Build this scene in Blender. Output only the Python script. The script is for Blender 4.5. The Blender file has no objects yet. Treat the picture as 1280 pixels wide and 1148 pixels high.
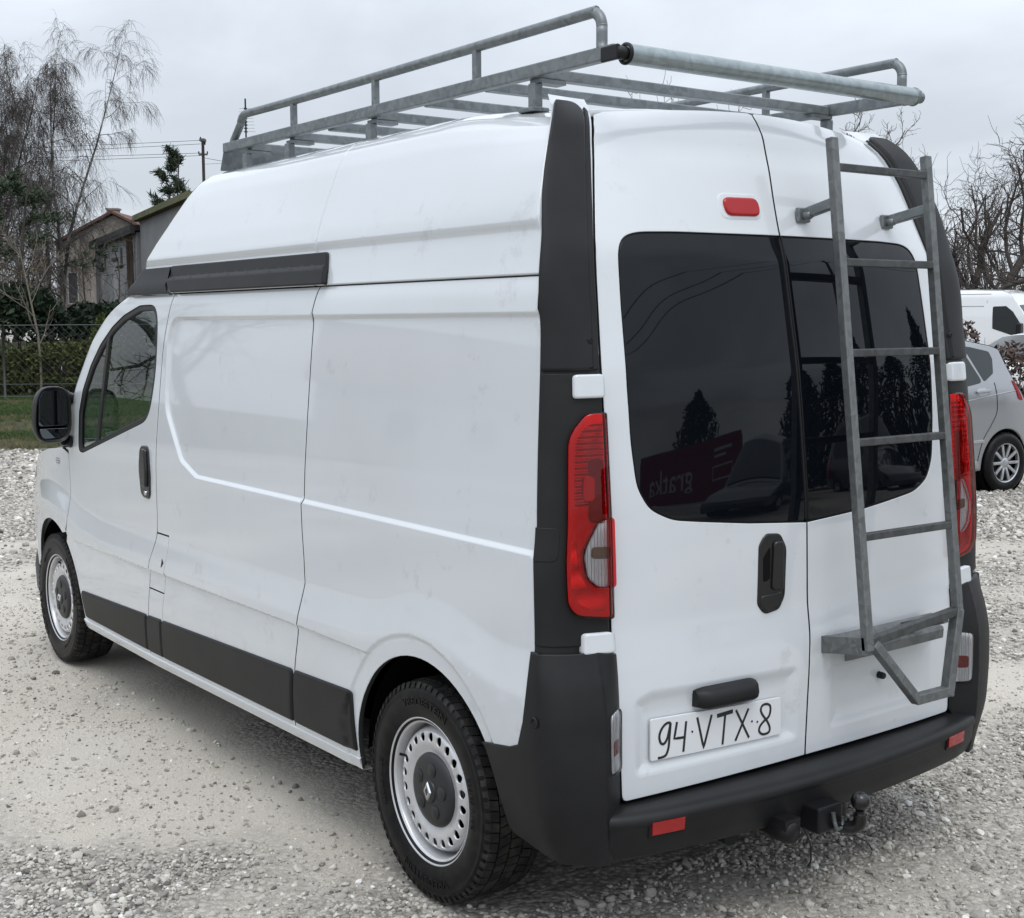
import bpy, bmesh, math, random
import numpy as np
from mathutils import Vector, Matrix, Euler
from mathutils.geometry import delaunay_2d_cdt
R_ = math.radians
scene = bpy.context.scene
COL = scene.collection
# ---------------------------------------------------------------- camera
cam_data = bpy.data.cameras.new('camera')
cam = bpy.data.objects.new('camera', cam_data)
COL.objects.link(cam)
cam.location = (-2.944, -2.395, 1.7137)
cam.rotation_mode = 'XYZ'
_yaw, _pit, _rol = R_(35.903), R_(5.869), R_(-0.239)
_F = Vector((math.sin(_yaw)*math.cos(_pit), math.cos(_yaw)*math.cos(_pit), -math.sin(_pit)))
_Rt = Vector((math.cos(_yaw), -math.sin(_yaw), 0)); _U = _Rt.cross(_F)
_R2 = math.cos(_rol)*_Rt + math.sin(_rol)*_U; _U2 = -math.sin(_rol)*_Rt + math.cos(_rol)*_U
cam.rotation_euler = Matrix((( _R2.x,_U2.x,-_F.x),(_R2.y,_U2.y,-_F.y),(_R2.z,_U2.z,-_F.z))).to_euler()
cam_data.sensor_width = 36.0
cam_data.lens = 36.0*1664.2/1280.0
cam_data.clip_end = 2000
scene.camera = cam
# ---------------------------------------------------------------- sky, sun, exposure
SUN_EL, SUN_AZ = 62.0, 205.0         # degrees; azimuth clockwise from +Y
world = bpy.data.worlds.new('World'); scene.world = world; world.use_nodes = True
nt = world.node_tree; nt.nodes.clear()
def wn(t, **k):
    n = nt.nodes.new(t)
    for a, b in k.items(): setattr(n, a, b)
    return n
sky = wn('ShaderNodeTexSky', sky_type='NISHITA', sun_disc=False, sun_elevation=R_(SUN_EL), sun_rotation=R_(SUN_AZ))
tc = wn('ShaderNodeTexCoord')
sep = wn('ShaderNodeSeparateXYZ'); nt.links.new(tc.outputs['Generated'], sep.inputs[0])
# overcast deck: brighter towards the zenith (as overcast skies are), broken by soft cloud bodies
zr = wn('ShaderNodeMath', operation='MAXIMUM'); zr.inputs[1].default_value = 0.0; nt.links.new(sep.outputs['Z'], zr.inputs[0])
grad = wn('ShaderNodeMapRange'); grad.inputs['To Min'].default_value = 5.0; grad.inputs['To Max'].default_value = 12.2
zp = wn('ShaderNodeMath', operation='POWER'); zp.inputs[1].default_value = 1.2; nt.links.new(zr.outputs[0], zp.inputs[0]); nt.links.new(zp.outputs[0], grad.inputs['Value'])
addz = wn('ShaderNodeMath', operation='ADD'); addz.inputs[1].default_value = 0.22; nt.links.new(zr.outputs[0], addz.inputs[0])
px = wn('ShaderNodeMath', operation='DIVIDE'); nt.links.new(sep.outputs['X'], px.inputs[0]); nt.links.new(addz.outputs[0], px.inputs[1])
py = wn('ShaderNodeMath', operation='DIVIDE'); nt.links.new(sep.outputs['Y'], py.inputs[0]); nt.links.new(addz.outputs[0], py.inputs[1])
comb = wn('ShaderNodeCombineXYZ'); nt.links.new(px.outputs[0], comb.inputs[0]); nt.links.new(py.outputs[0], comb.inputs[1])
cl = wn('ShaderNodeTexNoise'); cl.inputs['Scale'].default_value = 1.15; cl.inputs['Detail'].default_value = 6; cl.inputs['Roughness'].default_value = 0.5; cl.inputs['Distortion'].default_value = 0.4
comb.inputs[2].default_value = 12.3
nt.links.new(comb.outputs[0], cl.inputs['Vector'])
cr = wn('ShaderNodeMapRange', interpolation_type='SMOOTHSTEP'); cr.inputs['From Min'].default_value = 0.35; cr.inputs['From Max'].default_value = 0.66
cr.inputs['To Min'].default_value = 0.74; cr.inputs['To Max'].default_value = 1.0
nt.links.new(cl.outputs['Fac'], cr.inputs['Value'])
mul = wn('ShaderNodeMath', operation='MULTIPLY'); nt.links.new(grad.outputs[0], mul.inputs[0]); nt.links.new(cr.outputs[0], mul.inputs[1])
tint = wn('ShaderNodeVectorMath', operation='SCALE'); tint.inputs[0].default_value = (0.915, 0.985, 1.075); nt.links.new(mul.outputs[0], tint.inputs['Scale'])
mix = wn('ShaderNodeMix', data_type='RGBA'); mix.inputs['Factor'].default_value = 0.93
nt.links.new(sky.outputs[0], mix.inputs['A']); nt.links.new(tint.outputs[0], mix.inputs['B'])
bg = wn('ShaderNodeBackground'); bg.inputs['Strength'].default_value = 0.1
nt.links.new(mix.outputs['Result'], bg.inputs['Color'])
wo = wn('ShaderNodeOutputWorld'); nt.links.new(bg.outputs[0], wo.inputs[0])
sun_d = bpy.data.lights.new('sun', 'SUN'); sun_d.energy = 0.6; sun_d.angle = R_(30); sun_d.color = (1.0, 0.965, 0.92)
sun = bpy.data.objects.new('sun', sun_d); COL.objects.link(sun)
sun.rotation_euler = Euler((R_(90-SUN_EL), 0, R_(-SUN_AZ+180)), 'XYZ')
scene.view_settings.view_transform = 'Standard'
scene.view_settings.look = 'None'
scene.view_settings.exposure = 0.78
scene.view_settings.gamma = 1.0
scene.view_settings.use_curve_mapping = False
scene.cycles.max_bounces = 8
scene.cycles.transparent_max_bounces = 16
scene.cycles.use_denoising = True
scene.cycles.caustics_reflective = False
scene.cycles.caustics_refractive = False

# ---------------------------------------------------------------- materials
M = {}
def mat(name, color=(0.5,0.5,0.5), rough=0.5, metal=0.0, coat=0.0, spec=0.5, noise=None, bump=None, alpha=None, emit=None):
    """principled material; noise=(scale, second colour, lo, hi) mixes a second colour in by noise; bump=(scale, strength, distance)"""
    m = bpy.data.materials.new(name); m.use_nodes = True
    t = m.node_tree; b = t.nodes['Principled BSDF']
    b.inputs['Base Color'].default_value = (*color, 1); b.inputs['Roughness'].default_value = rough
    b.inputs['Metallic'].default_value = metal; b.inputs['Coat Weight'].default_value = coat
    b.inputs['Coat Roughness'].default_value = 0.03
    b.inputs['Specular IOR Level'].default_value = spec
    tc = t.nodes.new('ShaderNodeTexCoord')
    if noise:
        n = t.nodes.new('ShaderNodeTexNoise'); n.inputs['Scale'].default_value = noise[0]; n.inputs['Detail'].default_value = 6
        t.links.new(tc.outputs['Object'], n.inputs['Vector'])
        r = t.nodes.new('ShaderNodeMapRange'); r.inputs['From Min'].default_value = noise[2]; r.inputs['From Max'].default_value = noise[3]
        t.links.new(n.outputs['Fac'], r.inputs['Value'])
        x = t.nodes.new('ShaderNodeMix'); x.data_type = 'RGBA'
        x.inputs['A'].default_value = (*color, 1); x.inputs['B'].default_value = (*noise[1], 1)
        t.links.new(r.outputs[0], x.inputs['Factor']); t.links.new(x.outputs['Result'], b.inputs['Base Color'])
    if bump:
        n = t.nodes.new('ShaderNodeTexNoise'); n.inputs['Scale'].default_value = bump[0]; n.inputs['Detail'].default_value = 3
        t.links.new(tc.outputs['Object'], n.inputs['Vector'])
        bp = t.nodes.new('ShaderNodeBump'); bp.inputs['Strength'].default_value = bump[1]; bp.inputs['Distance'].default_value = bump[2]
        t.links.new(n.outputs['Fac'], bp.inputs['Height']); t.links.new(bp.outputs[0], b.inputs['Normal'])
    M[name] = m
    return m
def glass_mat(name, tint, gloss=1.0):
    m = bpy.data.materials.new(name); m.use_nodes = True; t = m.node_tree; t.nodes.clear()
    o = t.nodes.new('ShaderNodeOutputMaterial'); tr = t.nodes.new('ShaderNodeBsdfTransparent'); tr.inputs[0].default_value = (*tint, 1)
    g = t.nodes.new('ShaderNodeBsdfGlossy'); g.inputs['Roughness'].default_value = 0.01
    f = t.nodes.new('ShaderNodeFresnel'); f.inputs[0].default_value = 1.5
    x = t.nodes.new('ShaderNodeMixShader'); t.links.new(f.outputs[0], x.inputs[0]); t.links.new(tr.outputs[0], x.inputs[1]); t.links.new(g.outputs[0], x.inputs[2])
    t.links.new(x.outputs[0], o.inputs[0]); M[name] = m
    return m
mat('white_paint', (0.635,0.66,0.685), 0.22, coat=1.0, noise=(1.7,(0.60,0.62,0.64),0.45,0.8))
mat('plastic_dark', (0.0098,0.0100,0.0108), 0.48, spec=.28, noise=(6,(0.0165,0.0165,0.017),0.4,0.75), bump=(500,0.15,0.001))
mat('plastic_black', (0.008,0.008,0.009), 0.38, spec=.3)
mat('handle_black', (0.006,0.006,0.007), 0.25, coat=0.15)
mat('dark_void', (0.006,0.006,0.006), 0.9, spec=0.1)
mat('rubber', (0.0045,0.0045,0.005), 0.42, spec=.2, noise=(30,(0.016,0.0155,0.015),0.45,0.8))
mat('tread_rubber', (0.014,0.0135,0.013), 0.7, spec=.25, noise=(25,(0.055,0.052,0.046),0.45,0.8))
mat('letter_rubber', (0.010,0.010,0.011), 0.42, spec=.25)
mat('privacy_glass', (0.003,0.004,0.006), 0.015, spec=0.30)
mat('rubber_seal', (0.008,0.008,0.009), 0.5)
glass_mat('cab_glass', (0.72,0.82,0.79))
glass_mat('windscreen_glass', (0.72,0.80,0.77))
mat('steel_rim', (0.66,0.66,0.67), 0.30, metal=0.45, noise=(14,(0.55,0.545,0.54),0.5,0.8))
mat('hub_plastic', (0.018,0.019,0.021), 0.42)
mat('chrome', (0.72,0.73,0.75), 0.18, metal=1.0)
mat('mirror_glass', (0.13,0.15,0.165), 0.03, metal=1.0)
mat('reflector_red', (0.30,0.006,0.007), 0.2, coat=0.6)

mat('plate_white', (0.70,0.71,0.73), 0.4)
mat('gap_shade', (0.012,0.012,0.012), 0.8)  # near-black skirt colour, painted in for the shade deep inside panel gaps
mat('ink_black', (0.012,0.012,0.012), 0.5)
mat('seat_fabric', (0.045,0.05,0.055), 0.85)
mat('cab_trim', (0.05,0.055,0.06), 0.7)
mat('underbody', (0.012,0.012,0.012), 0.85)
def tail_lens(name, c1, c2, scale, bumpd):
    m = mat(name, c1, 0.10, spec=.35); t = m.node_tree; b = t.nodes['Principled BSDF']; tc = t.nodes.new('ShaderNodeTexCoord')
    w = t.nodes.new('ShaderNodeTexWave'); w.wave_type = 'BANDS'; w.bands_direction = 'Z'; w.inputs['Scale'].default_value = scale
    t.links.new(tc.outputs['Object'], w.inputs['Vector'])
    x = t.nodes.new('ShaderNodeMix'); x.data_type = 'RGBA'; x.inputs['A'].default_value = (*c1, 1); x.inputs['B'].default_value = (*c2, 1)
    t.links.new(w.outputs['Fac'], x.inputs['Factor']); t.links.new(x.outputs['Result'], b.inputs['Base Color'])
    bp = t.nodes.new('ShaderNodeBump'); bp.inputs['Strength'].default_value = 0.35; bp.inputs['Distance'].default_value = bumpd
    t.links.new(w.outputs['Fac'], bp.inputs['Height']); t.links.new(bp.outputs[0], b.inputs['Normal'])
    return m
tail_lens('lens_red', (0.30,0.002,0.005), (0.20,0.001,0.004), 24.0, 0.0006)
mat('lens_red_dark', (0.24,0.03,0.03), 0.12, spec=.35)
mat('lens_red_hot', (0.62,0.008,0.010), 0.12, spec=.35)
mat('lens_amber', (0.16,0.07,0.03), 0.2)
tail_lens('lens_clear', (0.55,0.55,0.56), (0.22,0.22,0.23), 26.0, 0.002)
tail_lens('lens_red_plain', (0.27,0.002,0.005), (0.22,0.002,0.004), 3.0, 0.0004)
def galv(name, c1, c2, rough):
    m = mat(name, c1, rough, metal=0.55); t = m.node_tree; b = t.nodes['Principled BSDF']; tc = t.nodes.new('ShaderNodeTexCoord')
    v = t.nodes.new('ShaderNodeTexVoronoi'); v.inputs['Scale'].default_value = 55; t.links.new(tc.outputs['Object'], v.inputs['Vector'])
    n = t.nodes.new('ShaderNodeTexNoise'); n.inputs['Scale'].default_value = 9; n.inputs['Detail'].default_value = 5; t.links.new(tc.outputs['Object'], n.inputs['Vector'])
    s = t.nodes.new('ShaderNodeSeparateColor'); t.links.new(v.outputs['Color'], s.inputs[0])
    a = t.nodes.new('ShaderNodeMath'); a.operation = 'MULTIPLY_ADD'; a.inputs[1].default_value = 0.5; t.links.new(s.outputs[0], a.inputs[0])
    k = t.nodes.new('ShaderNodeMath'); k.operation = 'MULTIPLY'; k.inputs[1].default_value = 0.6; t.links.new(n.outputs['Fac'], k.inputs[0]); t.links.new(k.outputs[0], a.inputs[2])
    x = t.nodes.new('ShaderNodeMix'); x.data_type = 'RGBA'; x.inputs['A'].default_value = (*c1, 1); x.inputs['B'].default_value = (*c2, 1)
    t.links.new(a.outputs[0], x.inputs['Factor']); t.links.new(x.outputs['Result'], b.inputs['Base Color'])
    return m
galv('galvanised', (0.11,0.125,0.13), (0.24,0.26,0.265), 0.42)
galv('galvanised_bright', (0.22,0.255,0.265), (0.36,0.41,0.42), 0.27)
glass_mat('red_glass', (0.93,0.045,0.060)); mat('lens_red_inner', (0.75,0.08,0.08), .3); mat('brake_red', (0.36,0.004,0.007), .08, spec=.5); glass_mat('clear_lens_glass', (0.94,0.94,0.95))
def reflector_mat(name, c, scale, dirn):
    m = mat(name, c, .22, metal=.55); t = m.node_tree; b = t.nodes['Principled BSDF']; tc = t.nodes.new('ShaderNodeTexCoord')
    w = t.nodes.new('ShaderNodeTexWave'); w.wave_type = 'BANDS'; w.bands_direction = dirn; w.inputs['Scale'].default_value = scale; w.inputs['Distortion'].default_value = .4
    t.links.new(tc.outputs['Object'], w.inputs['Vector']); bp = t.nodes.new('ShaderNodeBump'); bp.inputs['Strength'].default_value = .9; bp.inputs['Distance'].default_value = .006
    t.links.new(w.outputs['Fac'], bp.inputs['Height']); t.links.new(bp.outputs[0], b.inputs['Normal'])
reflector_mat('reflector_ribbed', (.80,.80,.80), 20.0, 'Z'); reflector_mat('reflector_smooth', (.85,.84,.83), 5.0, 'Z'); reflector_mat('reflector_fluted', (.88,.88,.89), 30.0, 'X'); M['reflector_fluted'].node_tree.nodes['Principled BSDF'].inputs['Metallic'].default_value = .1
def dirt(name, scale, thr, col):
    m = M[name]; t = m.node_tree; b = t.nodes['Principled BSDF']; l = b.inputs['Base Color'].links[0]; tc = t.nodes.new('ShaderNodeTexCoord')
    n = t.nodes.new('ShaderNodeTexNoise'); n.inputs['Scale'].default_value = scale; n.inputs['Detail'].default_value = 8; n.inputs['Roughness'].default_value = .75; t.links.new(tc.outputs['Object'], n.inputs['Vector'])
    r = t.nodes.new('ShaderNodeMapRange'); r.inputs['From Min'].default_value = thr; r.inputs['From Max'].default_value = thr+.06; r.inputs['To Max'].default_value = .75; t.links.new(n.outputs['Fac'], r.inputs['Value'])
    x = t.nodes.new('ShaderNodeMix'); x.data_type = 'RGBA'; x.inputs['B'].default_value = (*col, 1); t.links.new(r.outputs[0], x.inputs['Factor']); t.links.new(l.from_socket, x.inputs['A']); t.links.new(x.outputs['Result'], b.inputs['Base Color'])
dirt('plastic_dark', 42, .70, (.10,.105,.11)); dirt('white_paint', 30, .725, (.36,.35,.32)); dirt('white_paint', 5.5, .60, (.545,.56,.58))
def wavy(name, scale, dist):
    t = M[name].node_tree; b = t.nodes['Principled BSDF']; tc = t.nodes.new('ShaderNodeTexCoord'); n = t.nodes.new('ShaderNodeTexNoise'); n.inputs['Scale'].default_value = scale; n.inputs['Detail'].default_value = 0; t.links.new(tc.outputs['Object'], n.inputs['Vector'])
    bp = t.nodes.new('ShaderNodeBump'); bp.inputs['Strength'].default_value = 1; bp.inputs['Distance'].default_value = dist; t.links.new(n.outputs['Fac'], bp.inputs['Height']); t.links.new(bp.outputs[0], b.inputs['Normal'])
wavy('privacy_glass', 3.2, .0032)
galv('galvanised_dark', (0.05,0.052,0.052), (0.12,0.125,0.125), 0.5)
galv('galvanised_dull', (0.10,0.105,0.105), (0.22,0.23,0.23), 0.48)

# ---------------------------------------------------------------- mesh helpers
class MB:
    """collects geometry; build() links it as ONE mesh object"""
    def __init__(s): s.v = []; s.f = []; s.n = 0; s.sm = []; s.nr = []; s.mi = {}
    def add(s, v, f, smooth=True, nrm=None):
        v = np.asarray(v, float).reshape(-1, 3); k = s.n
        if nrm is not None: s.nr.append((k, np.asarray(nrm, float)))
        s.v.append(v); s.f += [tuple(int(i)+k for i in q) for q in f]; s.sm += [smooth]*len(f); s.n += len(v)
        return s
    def grid(s, P, close_u=False, close_v=False, flip=False, smooth=True):
        P = np.asarray(P, float); a, b = P.shape[:2]; f = []
        for i in range(a if close_u else a-1):
            for j in range(b if close_v else b-1):
                q = (i*b+j, ((i+1)%a)*b+j, ((i+1)%a)*b+(j+1)%b, i*b+(j+1)%b)
                f.append(q[::-1] if flip else q)
        return s.add(P.reshape(-1, 3), f, smooth)
    def box(s, c, d, rot=None, smooth=False, bev=0.0):
        c = np.array(c, float); h = np.array(d, float)/2
        if bev <= 0:
            v = np.array([(x,y,z) for x in (-1,1) for y in (-1,1) for z in (-1,1)], float)*h
            f = [(0,1,3,2),(4,6,7,5),(0,4,5,1),(2,3,7,6),(0,2,6,4),(1,5,7,3)]
        else:
            bm = bmesh.new(); bmesh.ops.create_cube(bm, size=1.0)
            for q in bm.verts: q.co = Vector((q.co.x*d[0], q.co.y*d[1], q.co.z*d[2]))
            bmesh.ops.bevel(bm, geom=list(bm.edges), offset=bev, segments=2, affect='EDGES', profile=0.5)
            bm.verts.index_update(); v = np.array([q.co[:] for q in bm.verts]); f = [[q.index for q in g.verts] for g in bm.faces]; bm.free()
        if rot is not None: v = v @ np.array(rot).T
        return s.add(v+c, f, smooth)
    def bar(s, p, q, w, h=None, up=(0,0,1), bev=0.0):
        p = np.array(p, float); q = np.array(q, float); d = q-p; L = np.linalg.norm(d); d /= L
        u = np.array(up, float); x = np.cross(d, u)
        if np.linalg.norm(x) < 1e-5: x = np.cross(d, (1,0,0))
        x /= np.linalg.norm(x); u = np.cross(x, d)
        return s.box((p+q)/2, (w, L, h or w), np.stack([x, d, u], 1), bev=bev)
    def tube(s, path, r, n=10, cap=True, closed=False):
        path = np.asarray(path, float); m = len(path); r = np.broadcast_to(np.asarray(r, float), (m,))
        T = np.gradient(path, axis=0) if not closed else np.roll(path,-1,0)-np.roll(path,1,0)
        T /= np.linalg.norm(T, axis=1)[:,None]+1e-12
        u = np.array((0,0,1.)) if abs(T[0,2]) < 0.9 else np.array((1.,0,0)); P = []
        for i in range(m):
            x = np.cross(T[i], u); x /= np.linalg.norm(x); u = np.cross(x, T[i])
            a = np.arange(n)*2*math.pi/n
            P.append(path[i]+r[i]*(np.cos(a)[:,None]*x+np.sin(a)[:,None]*u))
        P = np.array(P); k = s.n; s.grid(P, close_u=closed, close_v=True)
        if cap and not closed: s.f += [tuple(range(k+n-1, k-1, -1)), tuple(range(k+(m-1)*n, k+m*n))]; s.sm += [False, False]
        return s
    def lathe(s, prof, n=48, axis='x', c=(0,0,0), flip=False):
        """prof: (radius, offset along axis)"""
        prof = np.asarray(prof, float); a = np.arange(n)*2*math.pi/n; P = []
        for r, h in prof:
            if axis == 'x': P.append(np.stack([np.full(n, h), r*np.cos(a), r*np.sin(a)], 1))
            elif axis == 'y': P.append(np.stack([r*np.cos(a), np.full(n, h), r*np.sin(a)], 1))
            else: P.append(np.stack([r*np.cos(a), r*np.sin(a), np.full(n, h)], 1))
        return s.grid(np.array(P)+np.array(c), close_v=True, flip=flip)
    def mirror(s):
        m = MB(); m.v = [v*np.array((-1,1,1.)) for v in s.v]; m.f = [tuple(reversed(q)) for q in s.f]; m.sm = list(s.sm); m.n = s.n; m.nr = [(k, q*np.array((-1,1,1.))) for k, q in s.nr]; m.mi = dict(s.mi)
        return m
    def build(s, name, m, parent=None, loc=None, sharp=None):
        me = bpy.data.meshes.new(name)
        v = np.concatenate(s.v) if s.v else np.zeros((0,3))
        me.from_pydata(v.tolist(), [], s.f)
        me.polygons.foreach_set('use_smooth', s.sm)
        me.validate(); me.update()
        if s.nr:
            N = np.zeros((len(me.vertices), 3))
            for k, q in s.nr: N[k:k+len(q)] = q
            if len(me.vertices) == s.n: me.normals_split_custom_set_from_vertices(N.tolist())
        elif sharp: me.set_sharp_from_angle(angle=R_(sharp))
        ms = m if isinstance(m, (list, tuple)) else [m]
        for q in ms: me.materials.append(M[q] if isinstance(q, str) else q)
        if s.mi and len(ms) == 1:
            me.materials.append(M['gap_shade'])
            for i_ in s.mi: me.polygons[i_].material_index = 1
        o = bpy.data.objects.new(name, me); COL.objects.link(o)
        if parent is not None: o.parent = parent
        if loc is not None: o.location = loc
        return o
def empty(name, loc=(0,0,0), rz=0.0, label=None, cat=None, group=None):
    o = bpy.data.objects.new(name, None); o.empty_display_size = 0.2; COL.objects.link(o); o.location = loc; o.rotation_euler = (0,0,rz)
    if label: o['label'] = label; o['category'] = cat
    if group: o['group'] = group
    return o
def tag(o, label, cat, group=None):
    o['label'] = label; o['category'] = cat
    if group: o['group'] = group
    return o
def copy_part(o, parent, loc=None, rot=None):
    c = o.copy(); COL.objects.link(c); c.parent = parent
    if loc is not None: c.location = loc
    if rot is not None: c.rotation_euler = rot
    return c
def copy_tree(o, parent=None):
    c = o.copy(); COL.objects.link(c); c.parent = parent
    for ch in list(o.children): copy_tree(ch, c)
    return c
def table(pts, sigma=0.0, lo=None, hi=None, step=0.004):
    """smoothed piecewise-linear function"""
    xs = np.array([p[0] for p in pts], float); ys = np.array([p[1] for p in pts], float)
    g = np.arange(xs[0]-0.4, xs[-1]+0.4, step)
    def ext(q):
        r = np.interp(q, xs, ys)
        s0 = (ys[1]-ys[0])/(xs[1]-xs[0]); s1 = (ys[-1]-ys[-2])/(xs[-1]-xs[-2])
        return r + np.where(q < xs[0], (q-xs[0])*s0, 0) + np.where(q > xs[-1], (q-xs[-1])*s1, 0)
    v = ext(g)
    if sigma > 0:
        k = int(4*sigma/step)+1; w = np.exp(-0.5*(np.arange(-k, k+1)*step/sigma)**2); w /= w.sum()
        p = np.concatenate([2*v[0]-v[k:0:-1], v, 2*v[-1]-v[-2:-k-2:-1]])
        v = np.convolve(p, w, 'valid')
    return lambda q: np.interp(q, g, v)
def sstep(a, b, x):
    t = np.clip((x-a)/(b-a), 0, 1); return t*t*(3-2*t)
def rounded(poly, r, n=6):
    """fillet the corners of a closed 2D polygon; r is one radius or one per corner"""
    P = [np.array(p, float) for p in poly]; m = len(P); out = []
    rs = r if isinstance(r, (list, tuple)) else [r]*m
    for i in range(m):
        p, a, b = P[i], P[i-1], P[(i+1) % m]
        if rs[i] <= 0: out.append(p); continue
        u = a-p; w = b-p; lu = np.linalg.norm(u); lw = np.linalg.norm(w); u = u/lu; w = w/lw
        ang = math.acos(max(-1, min(1, float(u@w))))
        if ang > math.pi-0.05: out.append(p); continue
        d = min(rs[i]/math.tan(ang/2), 0.48*lu, 0.48*lw)
        q0, q1 = p+u*d, p+w*d
        for k in range(n+1):
            t = k/n; out.append((1-t)**2*q0+2*t*(1-t)*p+t*t*q1)
    return np.array(out)
def area2(P): x, y = P[:,0], P[:,1]; return 0.5*np.sum(x*np.roll(y,-1)-np.roll(x,-1)*y)
def dens(P, step, closed=True):
    P = np.asarray(P, float); out = []; m = len(P)
    for i in range(m if closed else m-1):
        a, b = P[i], P[(i+1) % m]; k = max(1, int(math.ceil(np.linalg.norm(b-a)/step)))
        for j in range(k): out.append(a+(b-a)*j/k)
    if not closed: out.append(P[-1])
    return np.array(out)
def inset(P, d):
    """offset a CCW loop inwards by d"""
    e = np.roll(P,-1,0)-P; L = np.linalg.norm(e, axis=1)[:,None]; e = e/np.maximum(L, 1e-9)
    n = np.stack([-e[:,1], e[:,0]], 1); b = n+np.roll(n,1,0); b /= np.maximum(np.linalg.norm(b, axis=1)[:,None], 1e-6)
    c = np.clip(np.sum(b*n, 1), 0.35, 1)[:,None]
    return P+b*d/c
def inside(pts, poly):
    x, y = pts[:,0], pts[:,1]; r = np.zeros(len(pts), bool); m = len(poly)
    for i in range(m):
        (x0,y0), (x1,y1) = poly[i], poly[(i+1) % m]
        if y0 == y1: continue
        c = ((y0 > y) != (y1 > y)) & (x < (x1-x0)*(y-y0)/(y1-y0)+x0); r ^= c
    return r
def dist_poly(pts, poly, closed=True):
    d = np.full(len(pts), 1e9); m = len(poly)
    for i in range(m if closed else m-1):
        a = poly[i]; b = poly[(i+1) % m]; e = b-a; L = e@e
        if L < 1e-14: continue
        t = np.clip(((pts-a)@e)/L, 0, 1); q = a+t[:,None]*e; d = np.minimum(d, np.hypot(*(pts-q).T))
    return d
def panel(poly, f, holes=(), step=0.03, r=0.003, depth=0.018, feats=(), out=(0,0,0), bstep=None, mb=None, off=0.0, dark=False):
    """A sheet-metal panel: 2D outline (and holes) triangulated, mapped to space by f(u,v), with a rolled edge and a skirt.
    out: a rough outward direction; off: lifts it along the surface normal"""
    bstep = bstep or step*0.8; eps = 1e-4
    def loops():
        for k, P in enumerate([poly, *holes]):
            P = dens(P, bstep)
            if (area2(P) < 0) != (k > 0): P = P[::-1]
            yield P
    L = list(loops()); I = [inset(P, r) for P in L]
    outv = np.array(out, float)
    def fn(uv):
        u, v = uv[:,0], uv[:,1]; p = f(u, v); a = f(u+eps, v)-f(u-eps, v); b = f(u, v+eps)-f(u, v-eps)
        n = np.cross(a, b); n /= np.linalg.norm(n, axis=1)[:,None]+1e-12
        sg = np.sign(np.mean(n@outv)) or 1.0
        return p, n*sg
    lo = L[0].min(0); hi = L[0].max(0)
    gx, gy = np.meshgrid(np.arange(lo[0]+step*0.37, hi[0], step), np.arange(lo[1]+step*0.41, hi[1], step*0.866))
    gx[1::2] += step*0.5
    G = np.stack([gx.ravel(), gy.ravel()], 1)
    def keep(G, d):
        if not len(G): return G
        k = inside(G, I[0])
        for h in I[1:]: k &= ~inside(G, h)
        G = G[k]
        for h in I:
            if len(G): G = G[dist_poly(G, h) > d]
        return G
    G = keep(G, step*0.45)
    for F in feats:
        F = np.asarray(F, float)
        if len(G): G = G[np.min(np.hypot(G[:,None,0]-F[None,:,0], G[:,None,1]-F[None,:,1]), 1) > step*0.3] if len(F) < 4000 else G
    FF = [keep(np.asarray(F, float), 0.003) for F in feats]
    allp = np.concatenate([*I, G, *[q for q in FF if len(q)]]); edges = []; k = 0
    for P in I:
        m = len(P); edges += [(k+i, k+(i+1) % m) for i in range(m)]; k += m
    nb = k
    vo, _, fo, ov, _, _ = delaunay_2d_cdt([Vector((float(a), float(b))) for a, b in allp], edges, [], 0, 1e-7)
    vo = np.array([tuple(v) for v in vo]); tri = np.array([tuple(t) for t in fo if len(t) == 3])
    c = vo[tri].mean(1); k = inside(c, I[0])
    for h in I[1:]: k &= ~inside(c, h)
    tri = tri[k]
    a2 = np.cross(vo[tri[:,1]]-vo[tri[:,0]], vo[tri[:,2]]-vo[tri[:,0]]); tri = tri[np.abs(a2) > 1e-12]
    where = {}
    for i, lst in enumerate(ov):
        for q in lst: where[q] = i
    p, n = fn(vo); p = p+n*off
    q = tri[0]; g = np.cross(p[tri[:,1]]-p[tri[:,0]], p[tri[:,2]]-p[tri[:,0]])
    bad = np.sum(g*n[tri[:,0]], 1) < 0; tri[bad] = tri[bad][:, ::-1]
    mb = mb or MB(); V = [p]; NN = [n]; Fc = [tuple(t) for t in tri]; tot = len(p); base = 0
    for P, Q in zip(L, I):
        m = len(P); idx0 = [where[base+i] for i in range(m)]; base += m
        pp, nn = fn(P); pp = pp+nn*off
        r1 = pp-nn*r*0.7; r2 = pp-nn*depth
        sd = pp-p[idx0]; sd = sd-nn*np.sum(sd*nn, 1)[:,None]; sd /= np.linalg.norm(sd, axis=1)[:,None]+1e-9
        q1 = nn+1.2*sd; q1 /= np.linalg.norm(q1, axis=1)[:,None]; NN += [q1, sd]
        V += [r1, r2]; i1 = list(range(tot, tot+m)); i2 = list(range(tot+m, tot+2*m)); tot += 2*m
        for i in range(m):
            j = (i+1) % m
            for lv, (A, B) in enumerate(((idx0, i1), (i1, i2))):
                q = (A[i], B[i], B[j], A[j])
                if len(set(q)) < 4: continue
                if dark and lv == 1: mb.mi[len(mb.f)+len(Fc)] = 1  # skirt face gets the painted gap shade instead of body colour
                Fc.append(q)
    Va = np.concatenate(V)
    # orient the rim faces outwards: loops run CCW outside / CW in holes, decide on the first loop
    fl = []
    nt_ = len(tri)
    s0 = Fc[nt_] if len(Fc) > nt_ else None
    if s0 is not None:
        g = np.cross(Va[s0[1]]-Va[s0[0]], Va[s0[2]]-Va[s0[0]])
        if g @ n[s0[0]] < 0: Fc[nt_:] = [t[::-1] for t in Fc[nt_:]]
    mb.add(Va, Fc, True, np.concatenate(NN))
    return mb
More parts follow.
